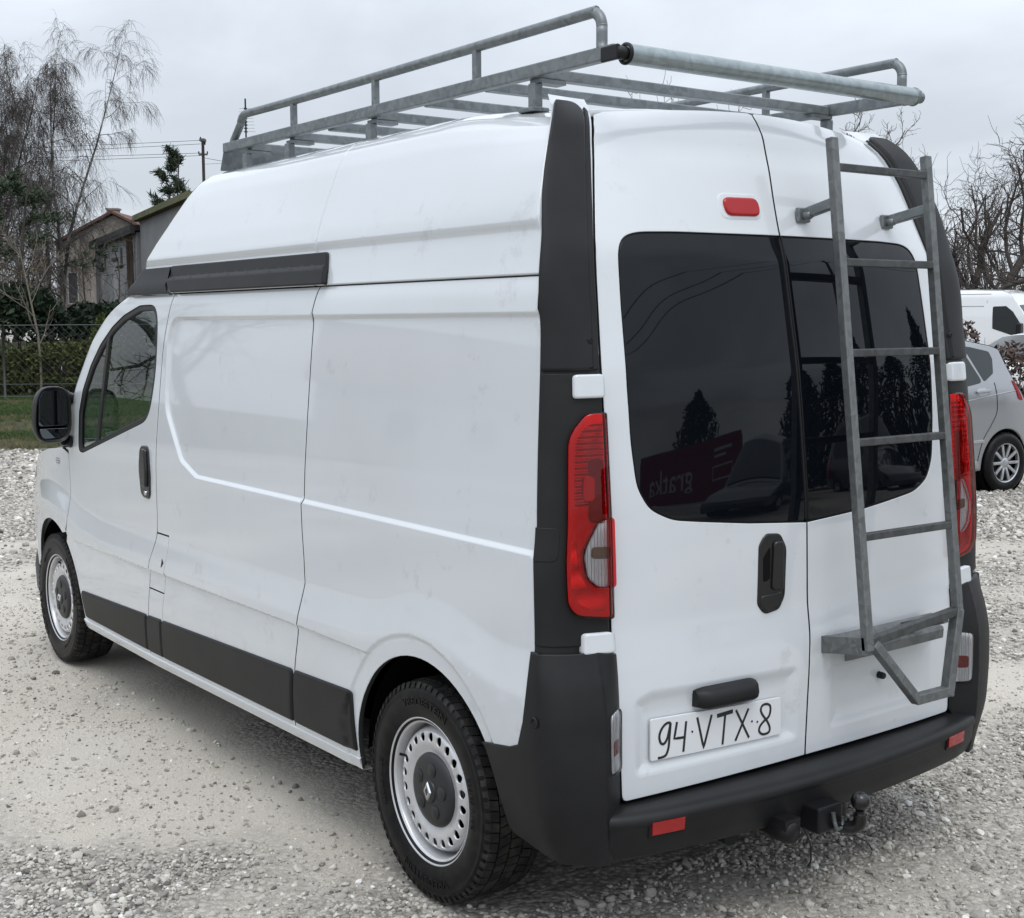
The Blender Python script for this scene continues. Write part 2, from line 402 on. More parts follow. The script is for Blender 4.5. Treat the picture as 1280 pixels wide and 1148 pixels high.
def smooth_open(P, sigma=.03, step=.01):
    """resamples an open polyline and rounds its corners, ends kept"""
    P = dens(P, step, False); k = int(3*sigma/step)+1; w = np.exp(-.5*(np.arange(-k, k+1)*step/sigma)**2); w /= w.sum()
    Q = np.concatenate([2*P[0]-P[k:0:-1], P, 2*P[-1]-P[-2:-k-2:-1]]); return np.stack([np.convolve(Q[:,i], w, 'valid') for i in (0,1)], 1)
def smooth_loop(P, sigma=.02, step=.01):
    P = dens(P, step); k = int(3*sigma/step)+1; w = np.exp(-.5*(np.arange(-k, k+1)*step/sigma)**2); w /= w.sum()
    Q = np.concatenate([P[-k:], P, P[:k]]); return np.stack([np.convolve(Q[:,i], w, 'valid') for i in (0,1)], 1)
def rows(poly, offs, step=0.02, closed=True):
    """points along curves parallel to a polyline, to carry a crease"""
    P = np.asarray(poly, float); P = dens(P, step, closed)
    if closed:
        if area2(P) < 0: P = P[::-1]
        return np.concatenate([inset(P, d) for d in offs])
    e = np.gradient(P, axis=0); e /= np.linalg.norm(e, axis=1)[:,None]; n = np.stack([-e[:,1], e[:,0]], 1)
    return np.concatenate([P+n*d for d in offs])
# ================================================================ the van: surfaces it is pressed from
# x across (left side at -x), y forward from the rear bumper, z up; metres
_side = table([(.20,.872),(.30,.892),(.36,.902),(.45,.912),(.60,.919),(.70,.922),(.86,.924),(1.12,.925),(1.25,.919),(1.39,.909),(1.59,.893),(1.74,.879),(1.80,.871),(1.835,.858)], 0.02)
_zb = table([(.2,.878),(.45,.868),(.55,.893),(.66,.925),(.76,.938),(.88,.938),(.97,.918),(1.08,.882),(1.2,.868),(1.6,.854),(2.8,.843),(3.6,.842),(3.9,.87),(4.15,.93),(4.35,.95),(4.7,.93),(5.1,.90)], 0.035)
AXR, AXF, HUBZ = 0.851, 4.349, 0.332
RECESS = rounded([(0.10,1.113),(2.50,1.112),(2.655,1.165),(2.825,1.36),(2.838,1.44),(2.835,1.64),(2.80,1.742),(0.10,1.742)], [0,0.10,0.10,0.15,0.1,0.1,0.09,0], 8)
def X(y, z):
    y = np.asarray(y, float); z = np.asarray(z, float)
    tt = np.clip((_zb(y)-z)/.15, 0, 1); x = _side(z) + .027*(tt-.10*(1-np.exp(-tt/.10)))/.90*(1-.12*sstep(.8, 1, tt))
    # pressed recess of the load bay side
    pts = np.stack([np.ravel(y), np.ravel(z)], 1)
    d = dist_poly(pts, RECESS); d = np.where(inside(pts, RECESS), d, 0).reshape(np.shape(y))
    x = x - .0125*sstep(0, .017, d)
    # swage line
    e = (.679+.009*np.clip((3.9-y)/2.8, 0, 1)+.010*np.clip((2.9-y)/1.4, 0, 1))-z
    x = x - .0080*sstep(-.0045, .0045, e)*(1-sstep(.01, .16, e))*sstep(1.10, 1.20, y)*sstep(3.99, 3.90, y)
    # flat bands round the arches
    for c in (AXR, AXF):
        r = np.hypot(y-c, (z-HUBZ)*0.97); x = x - .006*sstep(.462, .446, r)
    x = x - .187*np.clip(y-4.2, 0, 9)**2 - 1.2*np.clip(y-4.95, 0, 9)**2
    return x
def side(y, z): return np.stack([-X(y, z), y, z], -1)
# high roof: (y, w); w runs over the roof from the left gutter (negative) to the right one
_rp = [(.866,1.838),(.856,1.88),(.842,1.95),(.8415,1.956),(.8495,1.976),(.848,1.985),(.828,2.05),(.790,2.15),(.757,2.23),(.728,2.28),(.69,2.312),(.64,2.331),(.55,2.346),(.40,2.357),(.2,2.363),(0,2.365)]
_ra = np.array(_rp); _rt = [0.0]
for i in range(1, len(_ra)): _rt.append(_rt[-1]+float(np.hypot(*(_ra[i]-_ra[i-1]))))
RV = _rt[-1]
_rx = table([(t, p[0]) for t, p in zip(_rt, _rp)], 0.006); _rz = table([(t, p[1]) for t, p in zip(_rt, _rp)], 0.006)
_gs = np.linspace(0, RV, 800); _gz = _rz(_gs)
def v_of_z(z): return np.interp(z, _gz, _gs)          # arc position of a height on the roof side
def roof(y, w):
    y = np.asarray(y, float); w = np.asarray(w, float); v = RV-np.abs(w); sg = np.where(w < 0, -1.0, 1.0)
    x = _rx(v); z = _rz(v)
    x = np.where(np.abs(w) < 1e-9, 0, np.maximum(x, 0))
    z = z - .054*sstep(1.05, .36, y)*sstep(2.1, 2.33, z)
    return np.stack([sg*x, y, z], -1)
# rear doors
_ye = table([(.40,.209),(.44,.2125),(.70,.216),(.80,.225),(.90,.238),(.98,.2395),(1.21,.2455),(1.48,.266),(1.58,.276),(1.90,.330),(2.15,.415),(2.25,.462),(2.30,.512),(2.33,.56)], 0.018)
_xe = table([(.40,.698),(.44,.699),(.84,.717),(1.2,.722),(1.58,.722),(1.9,.70),(2.15,.635),(2.25,.60),(2.30,.565)], 0.03)
_bow = table([(.40,.03),(.85,.04),(1.2,.055),(1.95,.066),(2.2,.085),(2.3,.115),(2.33,.14)], 0.03)
REC_L = rounded([(-.665,.495),(-.05,.495),(-.05,.725),(-.60,.735),(-.665,.715)], .035, 6)
REC_R = rounded([(.075,.50),(.60,.50),(.60,.705),(.075,.70)], .03, 6)
def Rr(x, z):
    x = np.asarray(x, float); z = np.asarray(z, float)
    y = _ye(z) - _bow(z)*(1-(x/_xe(z))**2)
    pts = np.stack([np.ravel(x), np.ravel(z)], 1)
    for P, d0 in ((REC_L, .011), (REC_R, .007)):
        d = dist_poly(pts, P); d = np.where(inside(pts, P), d, 0).reshape(np.shape(x)); y = y + d0*sstep(0, .045, d)
    y = y + .006*np.exp(-((x-.13)/.05)**2-((z-.735)/.05)**2) + .004*np.exp(-((x-.03)/.03)**2-((z-.72)/.06)**2)   # dents under the ladder foot
    return y
def rear(x, z): return np.stack([x, Rr(x, z), z], -1)
# corner posts between side (t=0) and rear door (t=1), left side
_ys = table([(.40,.300),(.86,.296),(1.13,.303),(1.39,.319),(1.59,.330),(1.83,.352),(1.95,.373),(2.07,.403),(2.22,.448),(2.28,.482),(2.31,.52)], 0.02)
_xs_hi = table([(t, p) for t, p in [(1.838,.866),(1.95,.842),(2.05,.828),(2.15,.790),(2.23,.757),(2.28,.728),(2.312,.69)]], 0.02)
def xside(z): return np.where(z < 1.79, X(np.full(np.shape(z), .30), np.minimum(z, 1.80)), np.where(z > 1.85, _xs_hi(z), .869))
_xsm = table([(z, float(xside(np.array(z)))) for z in np.arange(.4, 2.32, .04)], 0.03)
def corner(t, z):
    t = np.asarray(t, float); z = np.asarray(z, float)
    S = np.stack([-_xsm(z), _ys(z), z], -1); xe = _xe(z)+.004
    D = np.stack([-xe, _ye(z)+.001, z], -1)
    K = np.stack([-(_xsm(z)-.012), _ye(z)+.30*(_ys(z)-_ye(z))-.004, z], -1)
    t = t[..., None]
    return (1-t)**2*S+2*t*(1-t)*K+t*t*D
# ================================================================ the van: body parts
van = empty('delivery_van', (0,0,0), 0, 'white high-roof panel van with roof rack and rear ladder on the gravel', 'van')
OUT_L = (-1, 0, 0.15)

def both(name, mb, m, label=None, sharp=40):
    """the left part and its mirror image on the right of the van"""
    a = mb.build(name, m, van, sharp=sharp); b = mb.mirror().build(name, m, van, sharp=sharp)
    return a, b
def arc(c, r, a0, a1, n=28): return [(c[0]+r*math.cos(R_(a0+(a1-a0)*i/n)), c[1]+r*math.sin(R_(a0+(a1-a0)*i/n))) for i in range(n+1)]
ARC_R, ARC_F, ARAD = (.837,.337), (4.335,.337), .405
_mid = table([(.29,1.692),(.36,1.682),(.54,1.643),(.717,1.609),(.857,1.582),(1.0,1.598),(1.137,1.604),(1.745,1.593),(1.79,1.583),(1.835,1.558)], 0.02)
_bgap = table([(.29,3.068),(.318,3.061),(.458,3.021),(.585,2.993),(.724,2.975),(.80,2.935),(.86,2.915),(1.2,2.910),(1.63,2.877),(1.835,2.812)], 0.025)
_fgap = table([(.29,2.897),(.333,2.888),(.498,2.857),(.62,2.822),(.74,2.797),(.845,2.792)], 0.02)
g = .0031
def zline(fn, z0, z1, dz, n=18): return [(float(fn(z))+dz, z) for z in np.linspace(z0, z1, n)]
swage = [(y, .679+.009*min(1, max(0, (3.9-y)/2.8))+.010*min(1, max(0, (2.9-y)/1.4))) for y in np.linspace(1.1, 3.98, 60)]
F_sw = rows(swage, [-.014,-.008,-.005,-.0025,0,.0025,.005,.008,.014], .02, False)
F_rec = rows(RECESS, [-.006,0,.004,.0085,.013,.017,.024], .016)
zbl = [(y, float(_zb(y))) for y in np.linspace(.25, 5.0, 200)]
F_zb = rows(zbl, [-.15,-.13,-.11,-.09,-.07,-.05,-.03,-.015,0,.012], .024, False)
def F_arc(c): return np.concatenate([np.array([(c+r*math.cos(a), HUBZ+r*math.sin(a)/.97) for a in np.linspace(-.1, math.pi+.1, 90)]) for r in (.438,.443,.448,.453,.458,.463,.468)])
top_curl = np.concatenate([[(y, z) for y in np.arange(.3, 4.0, .02)] for z in (1.76,1.775,1.79,1.80,1.81,1.82,1.828)])
FEATS = [F_sw, F_rec, F_zb, top_curl]
# quarter panel behind the middle joint
q = [(float(_mid(.29))-g, .295), (1.25,.295)] + arc(ARC_R, ARAD, -5, 144.5) + [(.45,.583),(.385,.592),(.345,.606),(.327,.635),(.318,.69),(.305,.80)] \
    + [(float(_ys(z))+.003, z) for z in np.linspace(.87, 1.832, 30)] + [(float(_mid(1.832))-g, 1.832)] + zline(_mid, 1.82, .31, -g)
quarter = both('quarter_panel', panel(q, side, step=.032, feats=FEATS+[F_arc(AXR)], out=OUT_L, bstep=.02, r=.002, dark=True), 'white_paint')
# side panel between the middle joint and the front door
q = [(float(_mid(.29))+g, .295)] + zline(_mid, .31, 1.82, g) + [(float(_mid(1.832))+g, 1.832), (float(_bgap(1.832))-g, 1.832)] + zline(_bgap, 1.82, .862, -g) \
    + [(float(_bgap(.855))-g, .850), (float(_fgap(.845))-.001, .850)] + zline(_fgap, .84, .30, -.001) + [(float(_fgap(.295))-.001, .295)]
both('side_panel', panel(q, side, step=.034, feats=FEATS, out=OUT_L, bstep=.02, r=.002, dark=True), 'white_paint')
# flap and filler piece in front of it
q = [(float(_fgap(.842))+.0012, .8435)] + zline(_fgap, .83, .615, .0012, 8) + [(float(_fgap(.608))+.0012, .608), (float(_bgap(.608))-g, .608)] + zline(_bgap, .62, .83, -g, 10) + [(float(_bgap(.8435))-g, .8435)]
both('side_flap', panel(q, side, step=.03, feats=[F_sw, F_zb], out=OUT_L, r=.0015, dark=True), 'white_paint')
q = [(float(_fgap(.602))+.0012, .602)] + zline(_fgap, .59, .31, .0012, 8) + [(float(_fgap(.295))+.0012, .295), (float(_bgap(.295))-g, .295)] + zline(_bgap, .31, .59, -g, 10) + [(float(_bgap(.602))-g, .602)]
both('filler_panel', panel(q, side, step=.03, out=OUT_L, r=.0015, dark=True), 'white_paint')
lock = MB(); P = side(np.array([2.815,2.835,2.835]), np.array([.735,.75,.715]))-np.array((.002,0,0))
lock.add(np.concatenate([P, P+np.array((.004,0,0))]), [(0,1,2),(0,3,4,1),(1,4,5,2),(2,5,3,0)], False); both('flap_mark', lock, 'plastic_black')
# front door
WIN = smooth_loop(rounded([(3.905,1.30),(3.905,1.108),(3.83,1.112),(3.00,1.312),(2.938,1.52),(2.955,1.795),(3.18,1.792),(3.36,1.752),(3.50,1.700),(3.64,1.622),(3.76,1.525),(3.86,1.405)], [.05,.03,.05,.14,.5,.10,.1,.1,.1,.1,.1,.1], 6), .028, .012)
q = [(float(_bgap(.295))+g, .295)] + zline(_bgap, .31, 1.82, g, 34) + [(float(_bgap(1.832))+g, 1.832), (3.28,1.832),(3.35,1.826),(3.53,1.765),(3.74,1.638),(3.94,1.428),(4.05,1.25),(4.055,1.18),(4.045,1.09),(4.040,.88),(4.040,.80),(4.052,.745),(4.085,.700)]
q = q[::-1]
fa = [p for p in arc(ARC_F, ARAD, 128, 187) if p[1] > .30]
q = [(float(_bgap(.295))+g, .295), (3.932,.295)] + fa[::-1] + q[1:]
q = [p for i, p in enumerate(q) if i == 0 or math.hypot(p[0]-q[i-1][0], p[1]-q[i-1][1]) > 1e-4]
if math.hypot(q[0][0]-q[-1][0], q[0][1]-q[-1][1]) < 1e-3: q = q[:-1]
door_q = np.array(q)
doors = both('front_door', panel(q, side, holes=[WIN[::-1]], step=.034, feats=[F_sw, F_zb, F_arc(AXF), top_curl, rows(WIN, [-.008,-.016,-.026], .02)], out=OUT_L, bstep=.02, r=.002, dark=True), 'white_paint')
WINo = inset(dens(WIN if area2(WIN) > 0 else WIN[::-1], .02), .003); WINi = inset(WINo, .021)
frame = panel(WINo, side, holes=[WINi[::-1]], step=.02, r=.003, depth=.02, out=OUT_L, off=-.003)
glz = inset(WINo, .017)
divx = lambda z: 3.538+(1.693-z)*.198
def clipx(P, lo, hi):
    """keep the part of a convex-ish loop on one side of the slanted glazing bar"""
    P = dens(P, .012); out = []
    n = len(P)
    for i in range(n):
        a, b = P[i], P[(i+1) % n]; fa = a[0]-divx(a[1]); fb = b[0]-divx(b[1])
        if lo: fa, fb = -fa, -fb
        if fa >= 0: out.append(a)
        if (fa >= 0) != (fb >= 0): out.append(a+(b-a)*fa/(fa-fb))
    return np.array(out)
pane_a = panel(clipx(glz, True, False), side, step=.05, r=.001, depth=.004, out=OUT_L, off=-.012)
pane_b = panel(clipx(glz, False, True), side, step=.05, r=.001, depth=.004, out=OUT_L, off=-.012)
bar = MB(); zz = np.linspace(1.17, 1.71, 14); P = []
for dx, o in ((-.017,-.012),(-.015,-.004),(.015,-.004),(.017,-.012)):
    p = side(np.array([divx(z)+dx for z in zz]), zz); p[:,0] -= o; P.append(p)
bar.grid(np.array(P), close_u=True)
hnd_q = rounded([(3.092,1.165),(3.070,.995),(3.03,.978),(2.985,.978),(2.972,1.00),(2.985,1.18),(3.02,1.208),(3.075,1.208)], .03, 5)
hnd_q = rounded([(3.085,1.200),(3.097,1.10),(3.078,.985),(2.978,.978),(2.968,1.09),(2.990,1.205)], [.035,.2,.04,.035,.2,.035], 6)
hnd = panel(hnd_q, side, step=.02, r=.006, depth=.014, out=OUT_L, off=.007)
pull = panel(rounded([(3.045,1.19),(3.058,1.10),(3.042,1.03),(2.995,1.03),(2.990,1.10),(3.0,1.19)], .016, 5), side, step=.02, r=.006, depth=.012, out=OUT_L, off=.019)
lockc = MB(); p = side(np.array(3.015), np.array(1.005)); lockc.lathe([(0,-.012),(.010,-.012),(.011,-.009),(.011,0)], 14, 'x', p, flip=True)
for d, s in zip(doors, (1, -1)):
    T = (lambda m: m) if s == 1 else (lambda m: m.mirror())
    T(frame).build('window_frame', 'rubber_seal', d, sharp=40); T(pane_a).build('window_pane', 'cab_glass', d, sharp=40); T(pane_b).build('window_pane', 'cab_glass', d, sharp=40)
    T(bar).build('window_divider', 'rubber_seal', d, sharp=40); T(hnd).build('door_handle', 'handle_black', d, sharp=40); T(pull).build('handle_pull', 'handle_black', d, sharp=40)
    T(lockc).build('door_lock', 'chrome', d, sharp=40)
# front wing
fa = [p for p in arc(ARC_F, ARAD, 122, 8)]
q = [(4.050,1.09),(4.046,.88),(4.046,.80),(4.058,.748),(4.09,.705)] + fa[1:] + [(4.745,.42),(4.90,.46),(5.02,.62),(5.03,.80),(4.95,.925),(4.7,1.035),(4.4,1.088),(4.15,1.112)]
wings = both('front_wing', panel(q, side, step=.036, feats=[F_zb, F_arc(AXF)], out=OUT_L, bstep=.02, r=.002, dark=True), 'white_paint')
rp = panel(rounded([(4.19,1.06),(4.24,1.06),(4.24,1.03),(4.19,1.03)], .012, 4), side, step=.02, r=.003, depth=.008, out=OUT_L, off=.006)
rp.build('side_repeater', 'lens_clear', wings[0]); rp.mirror().build('side_repeater', 'lens_clear', wings[1])
# dark rubbing panels along the sill
def sill(y0, y1, sl=0.0, sr=0.0):
    zt = lambda y: .448+(3.89-y)*.040; zb_ = lambda y: .318+max(0, 3.0-y)*.019
    P = rounded([(y0+sl,zb_(y0)),(y1+sr,zb_(y1)),(y1,zt(y1)),(y0,zt(y0))], [.012,.012,.018,.018], 5)
    return panel(P, side, step=.04, r=.010, depth=.03, out=OUT_L, off=.011, feats=[rows(P, [.012,.018,.03], .02)])
for a in ((1.247,1.640,0.0,.035),(1.650,2.850,.038,.036),(2.858,3.018,.036,.040),(3.026,3.888,.040,-.02)): both('sill_trim', sill(*a), 'plastic_dark')
s = MB(); ys_ = np.linspace(1.24, 3.93, 60); pr = [(-.004,.3035),(.003,.303),(.008,.298),(.006,.288),(-.004,.262),(-.05,.255)]
s.grid(np.array([[(-(float(X(y,.30))+d), y, z+.028*min(1, max(0, (3.0-y)/1.6))) for d, z in pr] for y in ys_]), flip=True); both('sill', s, 'white_paint')
# high roof in two mouldings
def top_edge(x):
    a = abs(x)
    if a <= .56: return float(Rr(np.array(a), np.array(2.317-.030*(a/.58)**2)))+.007
    t = min(1, (a-.56)/.165); return (float(Rr(np.array(.56), np.array(2.289)))+.007)*(1-t)+.486*t
wz = lambda z: RV-float(v_of_z(z))
def rear_edge():
    L = [(float(_ys(z))+.002, -wz(z)) for z in np.linspace(1.8385, 2.27, 26)]
    for v in np.linspace(float(v_of_z(2.28)), RV, 28): L.append((top_edge(float(_rx(v))), -(RV-v)))
    return L + [(a, -b) for a, b in L[-2::-1]]
def seam(d): return [(1.606+d+.012*math.cos(w*1.6), w) for w in np.linspace(wz(1.8385), -wz(1.8385), 60)]
F_step = np.concatenate([[(y, s*wz(z)) for y in np.arange(.4, 3.3, .022)] for z in (1.945,1.951,1.956,1.961,1.966,1.971,1.976,1.982) for s in (-1, 1)])
F_shld = np.concatenate([[(y, s*(RV-v)) for y in np.arange(.4, 3.3, .03)] for v in np.linspace(float(v_of_z(2.24)), float(v_of_z(2.345)), 14) for s in (-1, 1)])
q = rear_edge() + seam(-.0022)
panel(q, roof, step=.04, feats=[F_step, F_shld], out=(0,0,1), bstep=.022, depth=.02).build('roof_panel', 'white_paint', van, sharp=40)
_yf = table([(1.845,3.30),(1.95,3.165),(1.98,3.142),(2.126,2.996),(2.274,2.855),(2.32,2.80),(2.345,2.76),(2.365,2.73)], 0.012)
fe = [(float(_yf(z)), -wz(z)) for z in np.linspace(1.8385, 2.33, 30)] + [(float(_yf(2.345))-.02*(1-abs(w)/.66), w) for w in np.linspace(-.62, 0, 12)]
fe = fe + [(a, -b) for a, b in fe[-2::-1]]
q = seam(.0022)[::-1] + fe[::-1]
panel(q, roof, step=.042, feats=[F_step, F_shld], out=(0,0,1), bstep=.022, depth=.012).build('roof_panel', 'white_paint', van, sharp=40)
def nose(y, z): # front dome of the high roof: s across (-1..1), z
    return None
vs = np.concatenate([v_of_z(np.linspace(1.845, 2.33, 22)), np.linspace(float(v_of_z(2.335)), RV-.02, 8)]); S = np.linspace(-1, 1, 41)
def dome(v, lift=0.0):
    px_, pz_ = float(_rx(v)), float(_rz(v)); y0 = float(_yf(min(pz_, 2.345))) - (.02*(1-px_/.66) if px_ < .62 else 0)
    b = .42*(1-float(sstep(1.9, 2.40, pz_)))+.02
    a = np.abs(S); e = 1-(.55*a**2+.45*a**5)
    return np.stack([S*(px_+lift), y0+.003+(b+lift)*e + .030*(1-a**10), np.full(len(S), pz_)], 1)
dm = MB(); dm.grid(np.array([dome(v) for v in vs]), flip=True); dm.build('roof_nose', 'white_paint', van, sharp=50)
# dark mouldings under the front of the high roof
def trimbot(y): return 1.838
q = rounded([(1.494,1.836),(2.66,1.836),(2.80,1.838),(2.852,1.872),(2.862,1.946),(1.520,1.944)], [.01,.1,.08,.03,.01,.02], 5)
_pw = lambda y, z: roof(y, -(RV-v_of_z(z)))
tr_feat = np.concatenate([[(y, z) for y in np.arange(1.5, 2.87, .025)] for z in (1.878,1.882,1.885,1.888,1.891,1.894,1.897,1.901,1.905)])
def trimmap(y, z):
    p = _pw(np.asarray(y, float), np.asarray(z, float)); p = np.array(p)
    p[...,0] -= .012*sstep(1.900,1.884, np.asarray(z)); return p
both('roof_trim', panel(q, trimmap, step=.035, feats=[tr_feat], out=OUT_L, off=.010, r=.005, depth=.02), 'plastic_dark')
tf = MB(); P = []
for z, o in ((1.836,-.004),(1.838,.016),(1.872,.020),(1.890,.014),(1.944,.010),(1.946,-.004)):
    v = float(v_of_z(z)); d = dome(v, o)
    x0 = -(float(_rx(v))+o); L_ = [(x0, y, z) for y in np.linspace(2.866-.03*max(0, (1.872-z)/.04), d[0,1]-.02, 8)]
    P.append(L_ + [tuple(r_) for r_ in d] + [(-a, b, c) for a, b, c in L_[::-1]])
tf.grid(np.array(P), flip=True); tf.build('nose_trim', 'plastic_dark', van, sharp=35)
# windscreen, pillars, bonnet, nose
pil = [(3.31,1.838),(3.53,1.768),(3.74,1.641),(3.94,1.431),(4.05,1.25),(4.10,1.15),(4.15,1.112)]
pz_ = np.linspace(1.838, 1.112, 26); py_ = table([(b, a) for a, b in pil][::-1], .03)(pz_)
ws = MB(); ws.grid(np.array([[(s*(float(X(y,z))-.075), y+.05+.30*(1-abs(s)**2.4)*(1-.45*(z-1.1)/.74), z) for s in np.linspace(-1,1,25)] for y, z in zip(py_, pz_)]))
ws.build('windscreen', 'windscreen_glass', van)
ap = MB(); ap.grid(np.array([[(-(float(X(y,z))-a), y+b, z) for a, b in ((.0,-.004),(.001,.008),(.008,.022),(.024,.036),(.05,.046),(.085,.062))] for y, z in zip(py_, pz_)]), flip=True)
both('windscreen_pillar', ap, 'white_paint')
hx = np.linspace(-1, 1, 21); hy = np.linspace(0, 1, 14); P = []
for t in hy:
    P.append([(s*(.925-.10*t**2-.006), 4.13+t*.86+(.30-.10*t)*(1-s*s)*1.0, 1.112-.03*t-.20*t**2.2+.05*(1-s*s)) for s in hx])
MB().grid(np.array(P), flip=True).build('bonnet', 'white_paint', van)
P = []
for z, o in ((.24,-.10),(.30,-.02),(.42,0),(.60,.0),(.66,-.015),(.78,-.03),(.86,-.06),(.885,-.10)):
    P.append([(s*(.80 if z > .5 else .86), 5.20+o-.20*abs(s)**3-(.0 if z > .5 else .10*abs(s)**4), z) for s in np.linspace(-1,1,25)])
MB().grid(np.array(P), flip=True).build('front_bumper', 'white_paint', van)
hl = MB(); hl.grid(np.array([[(-(.62+.19*t), 5.20-.20*((.62+.19*t)/.8)**3-.03+.008*math.sin(math.pi*t)-.18*t*t*s, .68+.30*s-.08*t*s) for t in np.linspace(0,1,8)] for s in np.linspace(0,1,6)]), flip=False)
both('headlight', hl, 'lens_clear')
# corner posts
CZ = np.linspace(.80, 2.332, 62); CT = np.linspace(0, 1, 14)
def corner_in(t, z, d):
    p = corner(np.array(t), np.array(z)); c = np.array((-.30, 1.2, 0)); v = c-p; v[2] = 0; return p+v/np.linalg.norm(v)*d
OUT_C = (-1,-1,0.1)
cp = MB(); cp.grid(np.array([[corner_in(t, z, .003) for t in CT] for z in CZ if z > 1.62]), flip=True); both('corner_post', cp, 'white_paint')
cp = MB(); cp.grid(np.array([[corner_in(t, z, .004) for t in CT] for z in CZ if z < 1.66]), flip=True); both('corner_seal', cp, 'rubber_seal')
def cpoly(P, sc=.19): return P
def cmap(s, z): return corner(np.asarray(s)/.19, z)
def cpan(P, rad, n=6, **k):
    return panel(rounded([(a*.19, b) for a, b in P], rad, n), cmap, out=OUT_C, **k)
ct = both('corner_trim', cpan([(.03,1.588),(.915,1.588),(.925,1.75),(.915,2.0),(.88,2.312),(.30,2.310),(.12,2.275),(.05,2.12),(.025,1.80)], [.006,.004,.2,.3,.05,.03,.06,.2,.3], step=.022, r=.008, depth=.020, off=.011), 'plastic_dark')
te = cpan([(.91,1.590),(.985,1.590),(.992,1.75),(.985,2.0),(.955,2.29),(.90,2.30),(.90,2.0)], [.003,.003,.2,.3,.05,.02,.2], step=.014, r=.003, depth=.012, off=.0055)
te.build('trim_edge', 'plastic_dark', ct[0], sharp=40); te.mirror().build('trim_edge', 'plastic_dark', ct[1], sharp=40)
pl = MB(); p = corner(np.array(.9), np.array(1.665)); pl.lathe([(0,-.0035),(.008,-.0035),(.010,-.001),(.010,.01)], 16, 'y', p+np.array((-.006,-.009,0))); both('trim_plug', pl, 'plastic_black')
both('lamp_surround', cpan([(.015,.885),(.99,.872),(.99,1.582),(.02,1.582)], .006, step=.024, r=.004, depth=.012, off=.006), 'plastic_dark')
both('surround_cover', cpan([(-.0,1.104),(.45,1.102),(.46,1.188),(-.0,1.19)], [.004,.02,.02,.004], step=.022, r=.002, depth=.005, off=.0085), 'plastic_dark')
hU = cpan([(.64,1.517),(1.0,1.517),(1.0,1.577),(.64,1.577)], .010, step=.018, r=.006, depth=.04, off=.022)
hL = cpan([(.71,.855),(1.0,.850),(1.0,.905),(.72,.910)], .010, step=.018, r=.006, depth=.04, off=.026)
LENS = smooth_loop(rounded([(1.0*.19,1.479),(.80*.19,1.479),(.56*.19,1.42),(.545*.19,1.15),(.57*.19,.99),(.66*.19,.957),(1.005*.19,.940)], [.006,.03,.10,.3,.06,.04,.006], 8), .006, .006)
REVQ = smooth_loop(rounded([(.985*.19,1.205),(.88*.19,1.200),(.725*.19,1.122),(.77*.19,1.055),(.88*.19,1.028),(.985*.19,1.028)], [.006,.05,.09,.05,.05,.006], 8), .004, .005)
REVQ = REVQ if area2(REVQ) > 0 else REVQ[::-1]
lens = panel(LENS, cmap, out=OUT_C, holes=[REVQ[::-1]], step=.018, r=.006, depth=.016, off=.026)
housing_u = panel(inset(dens(LENS, .01)[::(1 if area2(LENS) > 0 else -1)], .003), cmap, out=OUT_C, step=.018, r=.003, depth=.008, off=.0085)
def lens_part(P, rad, off, depth=.004, sg=.006): return panel(smooth_loop(rounded([(a*.19, b) for a, b in P], rad, 6), sg, .006), cmap, out=OUT_C, step=.014, r=.002, depth=depth, off=off)
INNER = inset(dens(LENS, .01)[::(1 if area2(LENS) > 0 else -1)], .020)
inner = panel(INNER, cmap, out=OUT_C, step=.018, r=.004, depth=.004, off=.0202)
rev = panel(inset(REVQ, .001), cmap, out=OUT_C, step=.014, r=.003, depth=.010, off=.0275)
rev_h = panel(inset(REVQ, -.003), cmap, out=OUT_C, step=.014, r=.002, depth=.006, off=.0135)
upper = panel(rounded([(.975*.19,1.452),(.80*.19,1.452),(.66*.19,1.41),(.64*.19,1.235),(.975*.19,1.235)], [.006,.03,.06,.01,.006], 6), cmap, out=OUT_C, step=.016, r=.003, depth=.006, off=.0125)
bulb_dark = lens_part([(.96,1.36),(.80,1.36),(.80,1.20),(.96,1.19)], .010, .0150)
bulb_hot = lens_part([(.86,1.315),(.74,1.32),(.73,1.255),(.85,1.25)], .012, .0175)
rev_bulb = lens_part([(.99,1.130),(.82,1.134),(.82,1.105),(.99,1.100)], .006, .0185, sg=.003)
swoop = lens_part([(.96,1.015),(.82,1.018),(.70,1.075),(.66,1.15),(.60,1.15),(.615,1.03),(.70,.985),(.82,.968),(.96,.962)], .006, .0125)
ridge_q = lens_part([(.972,1.462),(.955,1.462),(.958,.955),(.975,.950)], .003, .0285, sg=.002)
for s in (1, -1):
    T = (lambda m: m) if s == 1 else (lambda m: m.mirror())
    h = T(housing_u).build('tail_light', 'lens_red_inner', van, sharp=40)
    T(lens).build('red_lens', 'red_glass', h, sharp=40); T(upper).build('ribbed_reflector', 'reflector_ribbed', h, sharp=40); T(swoop).build('swoop_reflector', 'reflector_smooth', h, sharp=40)
    T(rev_h).build('reversing_reflector', 'reflector_fluted', h, sharp=40); T(rev).build('reversing_lens', 'clear_lens_glass', h, sharp=40)
    T(bulb_dark).build('bulb_holder', 'lens_red_dark', h, sharp=40); T(bulb_hot).build('bulb', 'lens_red_inner', h, sharp=40); T(rev_bulb).build('reversing_bulb', 'lens_amber', h, sharp=40); T(ridge_q).build('lens_ridge', 'red_glass', h, sharp=40)
    for hm in (hU, hL):
        T(hm).build('door_hinge', 'white_paint', van, sharp=40)
